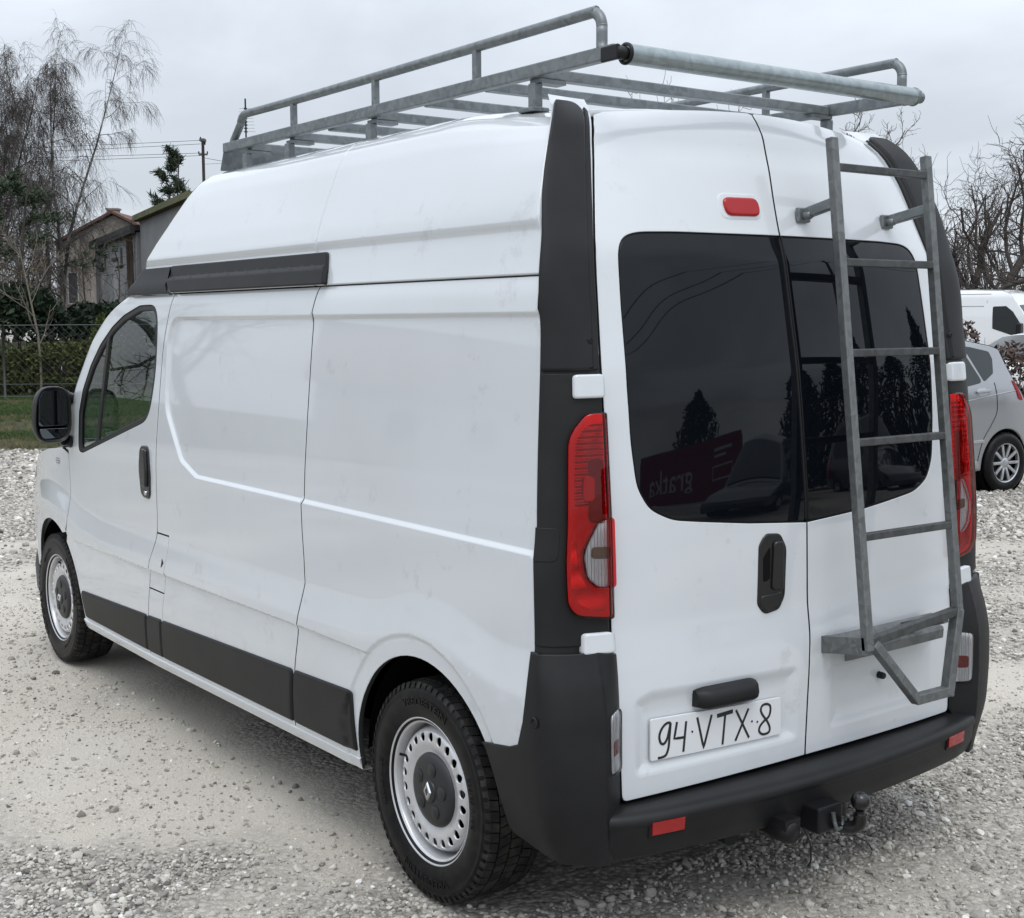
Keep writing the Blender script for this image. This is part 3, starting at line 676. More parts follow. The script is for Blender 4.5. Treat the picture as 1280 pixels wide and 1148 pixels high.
# rear doors
_gx = table([(.44,-.020),(.67,-.012),(.80,.0),(.98,-.010),(1.13,-.018),(1.26,-.025),(1.54,-.040),(1.95,-.053),(2.06,-.052),(2.2,-.043),(2.33,-.046)], .03)
def rear_door(s):
    e = lambda z: -(float(_xe(z))-.002)
    bot = .4425
    def topz(x): return 2.317-.030*(x/.58)**2
    o = [(e(z), z) for z in np.linspace(bot+.014, 2.25, 40)]
    o = [(-.684, bot)] + [(-.694, .4465)] + o + [(-.575, 2.279)] + [(x, topz(x)) for x in np.linspace(-.54, -.06, 16)]
    gz = [(float(_gx(z))-s*.003, z) for z in np.linspace(2.312, 1.958, 10)]
    wn_ = [(-.437,1.9575),(-.560,1.9540),(-.610,1.940),(-.632,1.903),(-.641,1.76),(-.648,1.55),(-.645,1.40),(-.632,1.277),(-.595,1.215),(-.52,1.181),(-.40,1.167),(-.25,1.151)]
    wr = smooth_open([(-.30,1.9575)]+wn_, .022, .012)
    if s == -1: wr[:,0] *= .968
    o = [(x*1.0, z) for x, z in o]
    if s == 1:
        gap_hi = gz; gap_lo = [(float(_gx(z))-.003, z) for z in np.linspace(1.134, bot+.004, 20)]
        poly = o + gap_hi + [tuple(p) for p in wr] + gap_lo
        win = [(float(_gx(1.957))-.004, 1.9575)] + [tuple(p) for p in wr] + [(float(_gx(z))-.004, z) for z in np.linspace(1.134, 1.95, 20)]
    else: # built on the left and mirrored by negating x, so the gap curve is negated too
        gap_hi = [(-float(_gx(z))-.003, z) for z in np.linspace(2.312, 1.958, 10)]; gap_lo = [(-float(_gx(z))-.003, z) for z in np.linspace(1.134, bot+.004, 20)]
        o = [p for p in o if p[0] < .02]
        o = o[:-1] + [(x, topz(x)) for x in np.linspace(-.05, .035, 4)]
        poly = o + gap_hi + [tuple(p) for p in wr] + gap_lo
        win = [(-float(_gx(1.957))-.004, 1.9575)] + [tuple(p) for p in wr] + [(-float(_gx(z))-.004, z) for z in np.linspace(1.134, 1.95, 20)]
    f = rear if s == 1 else (lambda x, z: rear(-np.asarray(x), z)*np.array((-1,1,1.)))
    poly = np.array(poly); win = rounded(np.array(win), .012, 3)
    if area2(win) < 0: win = win[::-1]
    zr = np.concatenate([[(x, z) for x in np.arange(-.70, .05, .022)] for z in (.74,.76,.78,.80,.82,.84,.86,.88,.90,.92,.94,.97)])
    zt = np.concatenate([[(x, z) for x in np.arange(-.70, .05, .022)] for z in (2.16,2.19,2.215,2.24,2.26,2.275,2.285,2.295)])
    rc = (REC_L if s == 1 else REC_R*np.array((-1,1)))
    body = panel(poly, f, step=.034, bstep=.02, out=(0,-1,.1), r=.002, dark=True, feats=[rows(rc, [-.005,0,.006,.012,.018,.024,.03,.037], .018), zr, zt])
    glass = panel(inset(dens(win, .02), .004), f, step=.04, r=.002, depth=.008, out=(0,-1,.1), off=-.003)
    seal = panel(win, f, holes=[inset(dens(win, .02), .02)[::-1]], step=.02, r=.001, depth=.012, out=(0,-1,.1), off=-.008)
    if s == -1: body, glass, seal = body.mirror(), glass.mirror(), seal.mirror()
    d = body.build('rear_door', 'white_paint', van, sharp=40)
    glass.build('window_pane', 'privacy_glass', d, sharp=40); seal.build('window_seal', 'rubber_seal', d, sharp=40)
    return d
rd_l = rear_door(1); rd_r = rear_door(-1)
rd_l['label'] = 'left rear door with handle and grip'; rd_r['label'] = 'right rear door with small dents by the ladder foot'
OUT_R = (0,-1,.1)
# handle, pull grip, high brake light, number plate
hq = rounded([(-.213,1.085),(-.190,1.118),(-.130,1.113),(-.103,1.07),(-.104,.93),(-.125,.893),(-.185,.884),(-.213,.915)], [.03,.03,.03,.05,.05,.03,.03,.03], 6)
panel(hq, rear, step=.016, r=.006, depth=.012, out=OUT_R, off=.006).build('door_handle', 'handle_black', rd_l, sharp=40)
panel(rounded([(-.160,1.095),(-.125,1.09),(-.120,.952),(-.163,.952)], .014, 5), rear, step=.014, r=.005, depth=.012, out=OUT_R, off=.016).build('handle_lever', 'handle_black', rd_l, sharp=40)
panel(rounded([(-.202,1.05),(-.170,1.09),(-.168,.985),(-.20,.975)], .012, 5), rear, step=.014, r=.004, depth=.004, out=OUT_R, off=.0075).build('handle_recess', 'dark_void', rd_l, sharp=40)
panel(rounded([(-.203,.94),(-.12,.945),(-.122,.905),(-.18,.895),(-.203,.905)], .012, 5), rear, step=.014, r=.004, depth=.01, out=OUT_R, off=.010).build('lock_cover', 'handle_black', rd_l, sharp=40)
gr = MB(); xs = np.linspace(-.455, -.238, 15); P = []
for x in xs:
    e = min(1, (x+.462)/.05, (-.231-x)/.03); e = math.sqrt(max(.05, 1-(1-e)**2)); y0 = float(Rr(np.array(x), np.array(.69)))
    P.append([(x, y0+dy*e-.0, .687+dz*(.55+.45*e)) for dy, dz in ((.012,.028),(-.030,.026),(-.046,.014),(-.050,-.004),(-.046,-.020),(-.034,-.030),(.012,-.032))])
gr.grid(np.array(P), flip=True); gr.f += [tuple(range(7)), tuple(range(14*7+6, 14*7-1, -1))]; gr.sm += [False, False]
gr.build('pull_grip', 'plastic_dark', rd_l, sharp=45)
bb = panel(rounded([(-.272,2.076),(-.108,2.078),(-.108,1.995),(-.272,1.992)], .033, 7), rear, step=.016, r=.010, depth=.006, out=OUT_R, off=.004)
bl = bb.build('high_brake_light', 'white_paint', van, sharp=40)
panel(rounded([(-.256,2.057),(-.124,2.059),(-.122,2.008),(-.250,2.006)], .025, 7), rear, step=.014, r=.007, depth=.012, out=OUT_R, off=.013).build('red_lens', 'brake_red', bl, sharp=40)
pc = [(-.606,.652),(-.130,.638),(-.124,.529),(-.606,.537)]
def plane(x, z):
    x = np.asarray(x, float); z = np.asarray(z, float)
    return np.stack([x, _ye(.58)-_bow(.58)*(1-(x/_xe(.58))**2)-.001+0*z, z], -1)
plate = panel(rounded(pc, .006, 3), plane, step=.04, r=.001, depth=.006, out=OUT_R).build('number_plate', 'plate_white', van, sharp=40)
STROKES = [[(-.54,.632),(-.547,.635),(-.56,.631),(-.573,.617),(-.578,.6),(-.573,.583),(-.562,.579),(-.551,.592),(-.544,.616),(-.54,.632),(-.543,.601),(-.546,.569),(-.553,.549),(-.564,.543),(-.582,.542)],
 [(-.518,.632),(-.527,.587),(-.49,.585)], [(-.486,.629),(-.495,.545)], [(-.447,.633),(-.423,.543),(-.395,.632)], [(-.375,.625),(-.317,.629)], [(-.345,.627),(-.354,.540)],
 [(-.305,.630),(-.254,.542)], [(-.257,.627),(-.306,.542)],
 [(-.186,.581),(-.202,.599),(-.209,.614),(-.203,.626),(-.187,.628),(-.173,.621),(-.171,.605),(-.178,.589),(-.197,.579),(-.212,.566),(-.214,.553),(-.203,.543),(-.187,.541),(-.174,.546),(-.174,.561),(-.186,.581)]]
def smooth_path(P, n=5):
    P = np.array(P, float)
    if len(P) < 4: return P
    out = []
    for i in range(len(P)-1):
        p0, p1, p2, p3 = P[max(i-1,0)], P[i], P[i+1], P[min(i+2,len(P)-1)]
        for k in range(n):
            t = k/n; out.append(.5*((2*p1)+(-p0+p2)*t+(2*p0-5*p1+4*p2-p3)*t*t+(-p0+3*p1-3*p2+p3)*t**3))
    out.append(P[-1]); return np.array(out)
def ribbon(mb, P, w, f, lift):
    P = smooth_path(P); P = dens(P, .012, False); e = np.gradient(P, axis=0); e /= np.linalg.norm(e, axis=1)[:,None]+1e-9; n = np.stack([-e[:,1], e[:,0]], 1)
    for sgn in (0,):
        A = P-n*w/2; B = P+n*w/2; a = f(A[:,0], A[:,1]); b = f(B[:,0], B[:,1]); up = np.array((0,-lift,0))
        mb.grid(np.stack([a, a+up, b+up, b], 1), flip=False)
        k = mb.n-4*len(P); mb.f += [(k, k+1, k+2, k+3), (k+4*len(P)-1, k+4*len(P)-2, k+4*len(P)-3, k+4*len(P)-4)]; mb.sm += [False, False]
ink = MB()
for i, s_ in enumerate(STROKES): ribbon(ink, s_, .0115 if i == 4 else .0068, plane, .0012)
for x, z in ((-.464,.596),(-.243,.587),(-.222,.582)):
    p = plane(np.array(x), np.array(z)); ink.lathe([(0,-.0012),(.0032,-.0012),(.0032,.001)], 10, 'y', p)
ink.build('lettering', 'ink_black', plate, sharp=40)
bt = MB(); p = rear(np.array(.321), np.array(.629)); bt.lathe([(0,-.022),(.009,-.022),(.011,-.016),(.011,0),(.016,.001)], 12, 'y', p); bt.build('door_stop', 'plastic_black', rd_r, sharp=40)
# lower corners and bumper
_cl = np.array([(-.938,.70),(-.943,.58),(-.946,.47),(-.949,.38),(-.950,.30),(-.944,.25),(-.918,.212),(-.87,.188),(-.80,.168),(-.782,.168),(-.716,.207),(-.704,.222)])
_cl = smooth_path(_cl, 8); IMIN = int(np.argmin(_cl[:,1])); _cs = np.concatenate([[0], np.cumsum(np.linalg.norm(np.diff(_cl, axis=0), axis=1))])
_ins = table([(.26,.085),(.30,.068),(.36,.038),(.45,.010),(.58,0),(.68,.001),(.78,.006),(.86,.013),(.90,.017)], .02)
_iny = table([(.26,.012),(.36,.008),(.45,0),(.58,0),(.70,.003),(.78,.020),(.86,.048),(.90,.06)], .02)
def clow(s, z):
    s = np.asarray(s, float); z = np.asarray(z, float); x = np.interp(s, _cs, _cl[:,0]); y = np.interp(s, _cs, _cl[:,1])
    i = _ins(z); w = sstep(.50, .30, y)
    k = sstep(.285, .21, y); x = x+i*sstep(.62, .36, y)*(.30+.70*sstep(-.80, -.92, x)); y = y+_iny(z)*k*(1-.6*sstep(-.80, -.72, x))
    return np.stack([x, y, z], -1)
SE = float(_cs[-1]); sy = lambda y: float(np.interp(-y, -_cl[:IMIN,1], _cs[:IMIN]))
q = [(sy(.415),.335),(sy(.37),.322),(sy(.30),.309),(sy(.24),.301),(SE-.15,.297),(SE-.10,.298),(SE-.088,.31),(SE-.080,.36),(SE-.020,.432),(SE-.006,.45),(SE-.004,.54),(SE-.006,.72),(SE-.012,.845),(SE-.10,.862),(sy(.305),.868),(sy(.312),.78),(sy(.324),.68)] + [(sy(.345),.614),(sy(.385),.598),(sy(.45),.588),(sy(.523),.574)] + [(sy(p[0]), p[1]) for p in arc(ARC_R, ARAD, 145.5, 178, 12)]
F_cl = np.concatenate([[(s_, z) for z in np.arange(.30, .87, .024)] for s_ in np.arange(SE-.34, SE, .0125)])
cb = panel(q, clow, step=.028, feats=[F_cl], r=.005, depth=.03, out=(-1,-.6,0), bstep=.016)
lampq = rounded([(SE-.088,.700),(SE-.018,.708),(SE-.018,.535),(SE-.086,.538)], .02, 5)
lampq_l = lampq
cl_ = panel(lampq_l, clow, step=.018, r=.005, depth=.012, out=(-.6,-1,0), off=.010)
fogr = panel(inset(dens(lampq, .01)[::(1 if area2(lampq) > 0 else -1)], .003), clow, step=.018, r=.002, depth=.005, out=(-.6,-1,0), off=.0022)
fogb = panel(rounded([(SE-.070,.625),(SE-.030,.627),(SE-.030,.585),(SE-.070,.584)], .01, 4), clow, step=.018, r=.002, depth=.003, out=(-.6,-1,0), off=.0032)
lb = panel(inset(dens(lampq, .01)[::(1 if area2(lampq) > 0 else -1)], -.008), clow, step=.018, r=.003, depth=.006, out=(-.6,-1,0), off=.0012)
hole = MB(); p = clow(np.array(sy(.27)), np.array(.690)); hole.lathe([(0,.004),(.008,.003),(.010,-.003),(.013,-.0035),(.016,-.001)], 16, 'x', p)
for s in (1, -1):
    T = (lambda m: m) if s == 1 else (lambda m: m.mirror())
    b = T(cb).build('corner_bumper', 'plastic_dark', van, sharp=40); T(lb).build('lamp_bezel', 'plastic_black', b, sharp=40); T(cl_).build('fog_lamp', 'clear_lens_glass', b, sharp=40); T(fogr).build('fog_reflector', 'reflector_fluted', b, sharp=40); T(fogb).build('fog_bulb', 'lens_red_plain', b, sharp=40); T(hole).build('tow_eye_hole', 'plastic_black', b, sharp=40)
xs = np.linspace(-.80, .80, 65); bp = MB(); P = []
def bum(x, o=0): a = abs(x)/.77; return .066+.075*a**2+.06*max(0, a-.85)**1.5*4+o
for x in xs:
    a = abs(x)/.80; e = float(sstep(.97, 1.0, a)); k = .015*a*a
    P.append([(x, .30, .431), (x, .235, .432), (x, bum(x,.040), .432), (x, bum(x,.022), .430), (x, bum(x,.010), .424), (x, bum(x,.004), .414), (x, bum(x,.003), .402), (x, bum(x,.007), .397), (x, bum(x,.009), .393), (x, bum(x,.014), .350), (x, bum(x,.026), .312), (x, bum(x,.036), .303), (x, bum(x,.06), .300), (x, .30, .300)])
P = np.array(P)
for j, i in enumerate(range(len(xs))):
    e = float(sstep(.97, 1.0, abs(xs[i])/.80)); P[i,:,1] += e*.022; 
bp.grid(P)
bumper = bp.build('rear_bumper', 'plastic_dark', van, sharp=50)
for s in (-1, 1):
    r_ = MB(); fr = MB(); X0 = np.linspace(-.668, -.568, 7)*(-s)
    for mb_, gx_, z0, z1, o in ((r_, 0, .370, .405, .0035), (fr, .008, .363, .411, .008)):
        xx = np.linspace(X0[0]-np.sign(X0[-1]-X0[0])*gx_, X0[-1]+np.sign(X0[-1]-X0[0])*gx_, 7)
        A = np.array([[(x, bum(x,o)+dy, z) for z, dy in ((z0,.02),(z0,0),(z1,-.002),(z1,.02))] for x in xx]); mb_.grid(A, flip=(s == 1))
        kk = mb_.n-28; mb_.f += [(kk,kk+1,kk+2,kk+3),(kk+27,kk+26,kk+25,kk+24)]; mb_.sm += [False, False]
    r_.build('reflector', 'reflector_red', bumper, sharp=30); fr.build('reflector_bezel', 'plastic_black', bumper, sharp=30)
# dark inner skin, floor, bulkhead and wheel housings behind the panels
sk = MB(); yy = np.linspace(.36, 3.0, 40)
zz = np.linspace(.34, 1.80, 20); hz = np.linspace(1.8, 2.12, 8)
ok = lambda y, z: True
P = np.array([[(-(float(X(np.array(y), np.array(min(z,1.80))))-.045) if z <= 1.8 else -(float(_xs_hi(z))-.06), max(y, float(_ys(z))+.06), z) for z in np.concatenate([np.linspace(.76,1.8,16), hz])] for y in yy])
sk.grid(P); sk.grid(P*np.array((-1,1,1.)), flip=True)
P = np.array([[(x*float(_xe(z)), float(Rr(np.array(x*float(_xe(z))), np.array(z)))+.05, z) for x in np.linspace(-.97,.97,30)] for z in np.linspace(.40,2.15,40)]); sk.grid(P, flip=True)
P = np.array([[tuple(corner_in(t, z, .06)) for t in np.linspace(.0,1.0,8)] for z in np.linspace(.86,2.12,30)]); sk.grid(P); sk.grid(P*np.array((-1,1,1.)))
P = np.array([[(x, y, 2.13+.02*(1-(x/.75)**2)) for x in np.linspace(-.73,.73,12)] for y in np.linspace(.5,2.85,12)]); sk.grid(P)
sk.build('inner_lining', 'dark_void', van)
fl = MB(); fl.box((0,2.1,.36), (1.56,3.4,.06)); fl.box((0,4.0,.40), (1.5,1.3,.06)); fl.box((-.35,2.2,.28),(.10,3.2,.10)); fl.box((.35,2.2,.28),(.10,3.2,.10))
fl.box((0,.851,.30),(1.35,.08,.08)); fl.box((0,3.6,.27),(.5,1.2,.14)); fl.box((.42,1.5,.25),(.22,.9,.18)); fl.tube([(-.2,3.0,.25),(-.2,1.8,.25),(-.3,.5,.27),(-.3,.2,.26)], .03)
fl.build('underbody', 'underbody', van)
MB().box((0,2.90,1.10), (1.68,.03,1.46)).build('bulkhead', 'cab_trim', van); MB().box((0,4.55,.75),(1.3,.05,.6)).build('firewall', 'cab_trim', van)
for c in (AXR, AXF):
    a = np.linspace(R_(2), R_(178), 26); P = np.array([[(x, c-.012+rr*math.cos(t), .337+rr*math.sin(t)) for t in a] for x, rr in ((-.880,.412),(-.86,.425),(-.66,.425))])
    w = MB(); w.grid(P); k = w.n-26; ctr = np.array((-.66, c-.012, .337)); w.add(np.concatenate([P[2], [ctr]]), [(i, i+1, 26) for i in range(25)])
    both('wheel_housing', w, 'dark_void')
# ================================================================ the van: wheels, mirrors, rack, ladder, tow bar, cab
TR = .335
def tyre_mesh():
    m = MB()
    # half profile (radius, offset towards the outer face at -x), local to the wheel centre plane
    pr = [(.205,.070),(.212,.088),(.222,.0935),(.235,.099),(.252,.1035),(.270,.1050),(.288,.1040),(.300,.1025),(.303,.1040),(.306,.1022),(.318,.0985),(.3245,.094),(.3275,.088),(.3280,.06),(.3280,0)]
    full = [(r, -h) for r, h in pr]+[(r, h) for r, h in pr[-2::-1]]
    m.lathe(full, 96, 'x', flip=True)
    return m
def tread_mesh():
    """tread blocks: five ribs cut into blocks, and shoulder lugs"""
    m = MB(); N = 66
    rib = [(-.094,-.066,.4),(-.060,-.026,-.5),(-.020,.020,.0),(.026,.060,.5),(.066,.094,-.4)]
    for k, (x0, x1, sk) in enumerate(rib):
        for i in range(N):
            a0 = (i+.5*(k % 2)+.0)*2*math.pi/N; w = 2*math.pi/N*.86
            P = []
            for r in (.322, .3335 if k in (0,4) else .335):
                for x in (x0, x1):
                    for a in (a0, a0+w):
                        aa = a+sk*(x-(x0+x1)/2)*1.6; rr = r-(.004 if (k in (0,4) and abs(x) > .09 and r > .33) else 0)
                        P.append((x, rr*math.cos(aa), rr*math.sin(aa)))
            f = [(4,5,7,6),(0,4,6,2),(1,3,7,5),(0,1,5,4),(2,6,7,3)]
            m.add(P, f, False)
    for sgn in (-1, 1):                               # lugs running down the shoulder
        for i in range(N):
            a0 = i*2*math.pi/N; w = 2*math.pi/N*.6; P = []
            for r, x in ((.331,.0935),(.322,.0985),(.314,.1015)):
                for a in (a0, a0+w): P.append((sgn*(x+.0012), r*math.cos(a), r*math.sin(a)))
            m.add(P, [(0,1,3,2),(2,3,5,4)] if sgn > 0 else [(0,2,3,1),(2,4,5,3)], False)
    return m
def text_mesh(body, size, depth):
    c = bpy.data.curves.new('text', 'FONT'); c.body = body; c.size = size; c.extrude = depth; c.align_x = 'CENTER'; c.resolution_u = 3
    o = bpy.data.objects.new('text', c); COL.objects.link(o); dg = bpy.context.evaluated_depsgraph_get(); dg.update()
    me = bpy.data.meshes.new_from_object(o.evaluated_get(dg)); v = np.array([p.co[:] for p in me.vertices]); f = [tuple(p.vertices) for p in me.polygons]
    bpy.data.objects.remove(o); bpy.data.curves.remove(c); bpy.data.meshes.remove(me)
    return v, f
def tyre_letters():
    L = []; v, f = text_mesh('VREDESTEIN', .034, .0016)
    for mid in (90, 270):                            # angle of the word's middle, seen from outside
        th = R_(mid)-v[:,0]*0  # running clockwise as read from the outer face
        r = .262+v[:,1]; ang = R_(mid)-v[:,0]/.278*1.35
        # seen from -x: screen right = -y... the reader faces +x, so right is -y
        y = -r*np.cos(ang); z = r*np.sin(ang); h = .1050-np.abs(r-.272)*.05
        m = MB(); m.add(np.stack([-(h+.0002+v[:,2]+.0010), y, z], 1), f, False); L.append(m)
    for mid in (8, 188):
        v2, f2 = text_mesh('205/65 R16C', .024, .0012)
        r = .250+v2[:,1]; ang = R_(mid)-v2[:,0]/.262*1.2
        m = MB(); m.add(np.stack([-(.1040+v2[:,2]+.0004), -r*np.cos(ang), r*np.sin(ang)], 1), f2, False); L.append(m)
    return L
def rim_mesh():
    m = MB(); RR = table([(.0,.070),(.105,.070),(.117,.068),(.128,.073),(.142,.078),(.172,.0775),(.181,.071),(.188,.056),(.194,.032),(.197,.012)], .003)
    def disc(u, v):
        r = np.hypot(u, v); return np.stack([-RR(r), u, v], -1)
    circ = lambda c, r, n: [(c[0]+r*math.cos(2*math.pi*i/n), c[1]+r*math.sin(2*math.pi*i/n)) for i in range(n)]
    H = []; NH = 22
    for i in range(NH):
        a = 2*math.pi*(i+.3)/NH; ca, sa = math.cos(a), math.sin(a)
        H.append([(.162*ca+.0150*math.cos(t)*ca-.0135*math.sin(t)*sa, .162*sa+.0150*math.cos(t)*sa+.0135*math.sin(t)*ca) for t in np.linspace(0, 2*math.pi, 13)[:-1]][::-1])
    ring = np.concatenate([np.array(circ((0,0), r, 96)) for r in (.118,.124,.130,.137,.180,.184,.188,.191,.194)])
    panel(circ((0,0), .198, 96), disc, holes=H, step=.014, r=.0015, depth=.006, feats=[ring], out=(-1,0,0), bstep=.02, mb=m)
    bar_ = [(.190,-.010),(.198,-.010),(.199,-.030),(.1995,-.050),(.2005,-.060),(.202,-.066),(.2035,-.078),(.2055,-.0835),(.213,-.086),(.2175,-.0905),(.2215,-.0955),(.2235,-.0945),(.2235,-.088),(.214,-.082)]
    m.lathe(bar_, 96, 'x', flip=True)
    m.lathe([(.185,-.010),(.180,.05),(.20,.08)], 64, 'x', flip=False)
    return m
def cap_mesh():
    m = MB(); m.lathe([(0,-.094),(.028,-.094),(.034,-.092),(.036,-.088),(.060,-.087),(.088,-.085),(.104,-.081),(.111,-.075),(.114,-.068),(.114,-.05)], 64, 'x', flip=True)
    for i in range(5):                                # five raised lobes over the wheel bolts
        a = 2*math.pi*i/5+.5; c = np.array((0,.066*math.cos(a),.066*math.sin(a)))
        m.lathe([(0,-.0915),(.017,-.0915),(.021,-.089),(.022,-.082)], 18, 'x', c, flip=True)
    return m
def diamond_mesh():
    m = MB(); o = [(-.020,0),(0,.031),(.020,0),(0,-.031)]; i_ = [(-.0085,0),(0,.0135),(.0085,0),(0,-.0135)]
    P = [(-.0925,a,b) for a, b in o]+[(-.0985,a*.82,b*.82) for a, b in o]+[(-.0985,a,b) for a, b in i_]+[(-.0925,a,b) for a, b in i_]; f = []
    for lv in range(3):
        for k in range(4): f.append((lv*4+k, lv*4+(k+1) % 4, lv*4+4+(k+1) % 4, lv*4+4+k))
    m.add(P, [q[::-1] for q in f], False); return m
wc = np.array((-.815, AXR, HUBZ))
wheel = empty('wheel', tuple(wc)); wheel.parent = van; wheel.scale = (.985,.985,.985)
ty = tyre_mesh().build('tyre', 'rubber', wheel, sharp=60)
tread_mesh().build('tread', 'tread_rubber', wheel); [m.build('tyre_lettering', 'letter_rubber', wheel) for m in tyre_letters()]
rim_mesh().build('rim', 'steel_rim', wheel, sharp=45)
MB().lathe([(.18,-.03),(.18,.04),(.05,.04)], 40, 'x').build('brake_drum', 'dark_void', wheel)
cap_mesh().build('hub_cap', 'hub_plastic', wheel, sharp=40); diamond_mesh().build('hub_emblem', 'chrome', wheel)
vl = MB(); vl.tube([(-.058,.150,.06),(-.088,.172,.069)], .0045, 8); vl.build('valve', 'plastic_black', wheel)
for (x, y, rz, rx) in ((-.812, AXF, 0, 1.1), (.815, AXR, math.pi, .4), (.812, AXF, math.pi, 2.0)):
    w2 = copy_tree(wheel, van); w2.location = (x, y, HUBZ); w2.rotation_euler = (rx if rz == 0 else 0, 0, rz)
# mud flap / suspension hints
sp = MB(); sp.tube([(-.60,AXR,.33),(.60,AXR,.33)], .035, 12); sp.tube([(-.45,.95,.36),(-.45,.70,.45)], .03); sp.build('rear_axle', 'underbody', van)
# door mirrors
def mirror_parts():
    h = MB(); c = np.array((-1.018, 3.965, 1.288)); n = 28; P = []
    def ring(sx, sz, y, dx=0):
        L = []
        for t in np.linspace(0, 2*math.pi, n+1)[:-1]:
            ct, st = math.cos(t), math.sin(t); e = 2/3.0
            x = math.copysign(abs(ct)**e, ct)*sx; z = math.copysign(abs(st)**e, st)*sz
            L.append((c[0]+dx+x*(1-.12*(z/sz)*(1 if x < 0 else 0)), y, c[2]+z))
        return L
    for sx, sz, y in ((.070,.112,3.969),(.074,.118,3.966),(.079,.126,3.950),(.0835,.131,3.947),(.086,.134,3.955),(.086,.134,3.985),(.078,.124,4.03),(.055,.095,4.07),(.02,.05,4.085)): P.append(ring(sx, sz, y))
    h.grid(np.array(P), close_v=True, flip=False); k = h.n-n; h.f.append(tuple(range(k, k+n))); h.sm.append(True)
    for z in (1.375, 1.165): h.tube([(-.955,3.99,z),(-.935,4.0,z-.01),(-.905,4.02,z-.02),(-.885,4.03,z-.03)], [.030,.028,.030,.036], 10)
    g1 = MB(); gx = lambda P: panel(P, lambda u, v: np.stack([u, 3.962+.0*u, v], -1), step=.03, r=.002, depth=.004, out=(0,-1,0))
    a = gx(rounded([(-1.086,1.235),(-.948,1.235),(-.948,1.360),(-.965,1.402),(-1.062,1.402),(-1.080,1.36)], [.012,.012,.05,.03,.04,.05], 6))
    b = gx(rounded([(-1.085,1.222),(-.949,1.222),(-.952,1.180),(-1.070,1.172)], [.01,.01,.02,.03], 6))
    return h, a, b
hm, ga, gb = mirror_parts()
for s in (1, -1):
    T = (lambda m: m) if s == 1 else (lambda m: m.mirror())
    d = T(hm).build('door_mirror', 'plastic_black', van, sharp=50); T(ga).build('mirror_glass', 'mirror_glass', d); T(gb).build('wide_angle_glass', 'mirror_glass', d)
# cab: seats, dashboard, wheel
def seat(x):
    m = MB(); m.box((x,3.33,.93),(.50,.52,.16), bev=.05)
    r = np.array(Euler((R_(-14),0,0)).to_matrix()); m.box((x,3.03,1.24),(.48,.13,.58), r, bev=.05, smooth=True)
    st = m.build('cab_seat', 'seat_fabric', van)
    hr = MB(); hr.box((x,2.965,1.63),(.27,.10,.20), r, bev=.04, smooth=True); hr.box((x-.06,2.98,1.53),(.015,.015,.1)); hr.box((x+.06,2.98,1.53),(.015,.015,.1)); hr.build('headrest', 'seat_fabric', st)
    return st
for x in (-.45, .08, .50): seat(x)
d = MB(); P = []
for x in np.linspace(-.80,.80,20):
    P.append([(x,4.10,.62),(x,3.93,.80),(x,3.88,1.04),(x,3.93,1.12),(x,4.05,1.155),(x,4.40,1.13)])
d.grid(np.array(P)); d.build('dashboard', 'cab_trim', van)
w = MB(); a = np.linspace(0, 2*math.pi, 33)[:-1]; r = np.array(Euler((R_(55),0,0)).to_matrix())
w.tube(np.stack([.19*np.cos(a), .19*np.sin(a), 0*a], 1)@r.T+np.array((-.45,3.80,1.13)), .015, 8, closed=True)
for t in (0, math.pi, 1.5*math.pi): w.tube(np.array([(0,0,-.02),(.18*math.cos(t),.18*math.sin(t),0)])@r.T+np.array((-.45,3.80,1.13)), .012, 6)
w.tube([(-.45,3.80,1.13),(-.45,4.0,1.0)], .03); w.build('steering_wheel', 'plastic_black', van)
# ---------------------------------------------------------------- roof rack
rack = empty('roof_rack', (0,0,0)); rack.parent = van; rack['label'] = 'galvanised steel roof rack with a loading roller at the rear'
RX, RZ, RT = .622, 2.418, 2.535
def rbar(name, p, q, w, h=None, m='galvanised', up=(0,0,1)):
    b = MB(); b.bar(p, q, w, h, up, bev=min(.004, w*.15)); return b.build(name, m, rack)
for s in (-1, 1):
    rbar('side_rail', (s*RX,.335,RZ), (s*RX,2.81,RZ+.012), .030, .038)
    t = []
    for (y, z) in [(.398,RZ+.018),(.398,RZ+.075)]: t.append((s*RX, y, z))
    for a in np.linspace(0, math.pi/2, 8): t.append((s*RX, .398+.045*(1-math.cos(a)), RT-.045+.045*math.sin(a)))
    t += [(s*RX, .7, RT), (s*RX, 1.5, RT+.001), (s*RX, 2.2, RT+.004), (s*RX, 2.56, RT+.008)]
    for a in np.linspace(0, 1.25, 8): t.append((s*RX, 2.615+.05*math.sin(a), RT+.008-.05+.05*math.cos(a)))
    t += [(s*RX, 2.735, RZ+.03)]
    m = MB(); m.tube(smooth_path(t, 3), .0155, 12); m.build('hand_rail', 'galvanised', rack)
    for y in (.985, 1.588, 2.193): rbar('rail_post', (s*RX,y,RZ+.012), (s*RX,y,RT-.006), .022, .022, up=(0,1,0))
    for y in (.70, 1.63, 2.245, 2.62):
        m = MB(); m.bar((s*(RX-.006),y,RZ-.03), (s*(RX-.006),y,2.315), .028, .034, (0,1,0), bev=.003)
        m.box((s*(RX+.0),y,2.312),(.06,.07,.012), bev=.003)
        m.bar((s*(RX-.004),y,RZ-.024), (s*(RX-.10),y,RZ-.024), .045, .012); m.build('rack_foot', 'galvanised', rack)
for i, y in enumerate((.70, .95, 1.29, 1.63, 1.94, 2.245, 2.62)): rbar('cross_bar', (-RX+.016,y,RZ-.002), (RX-.016,y,RZ-.002), .040, .030)
m = MB()                                              # wind deflector at the front
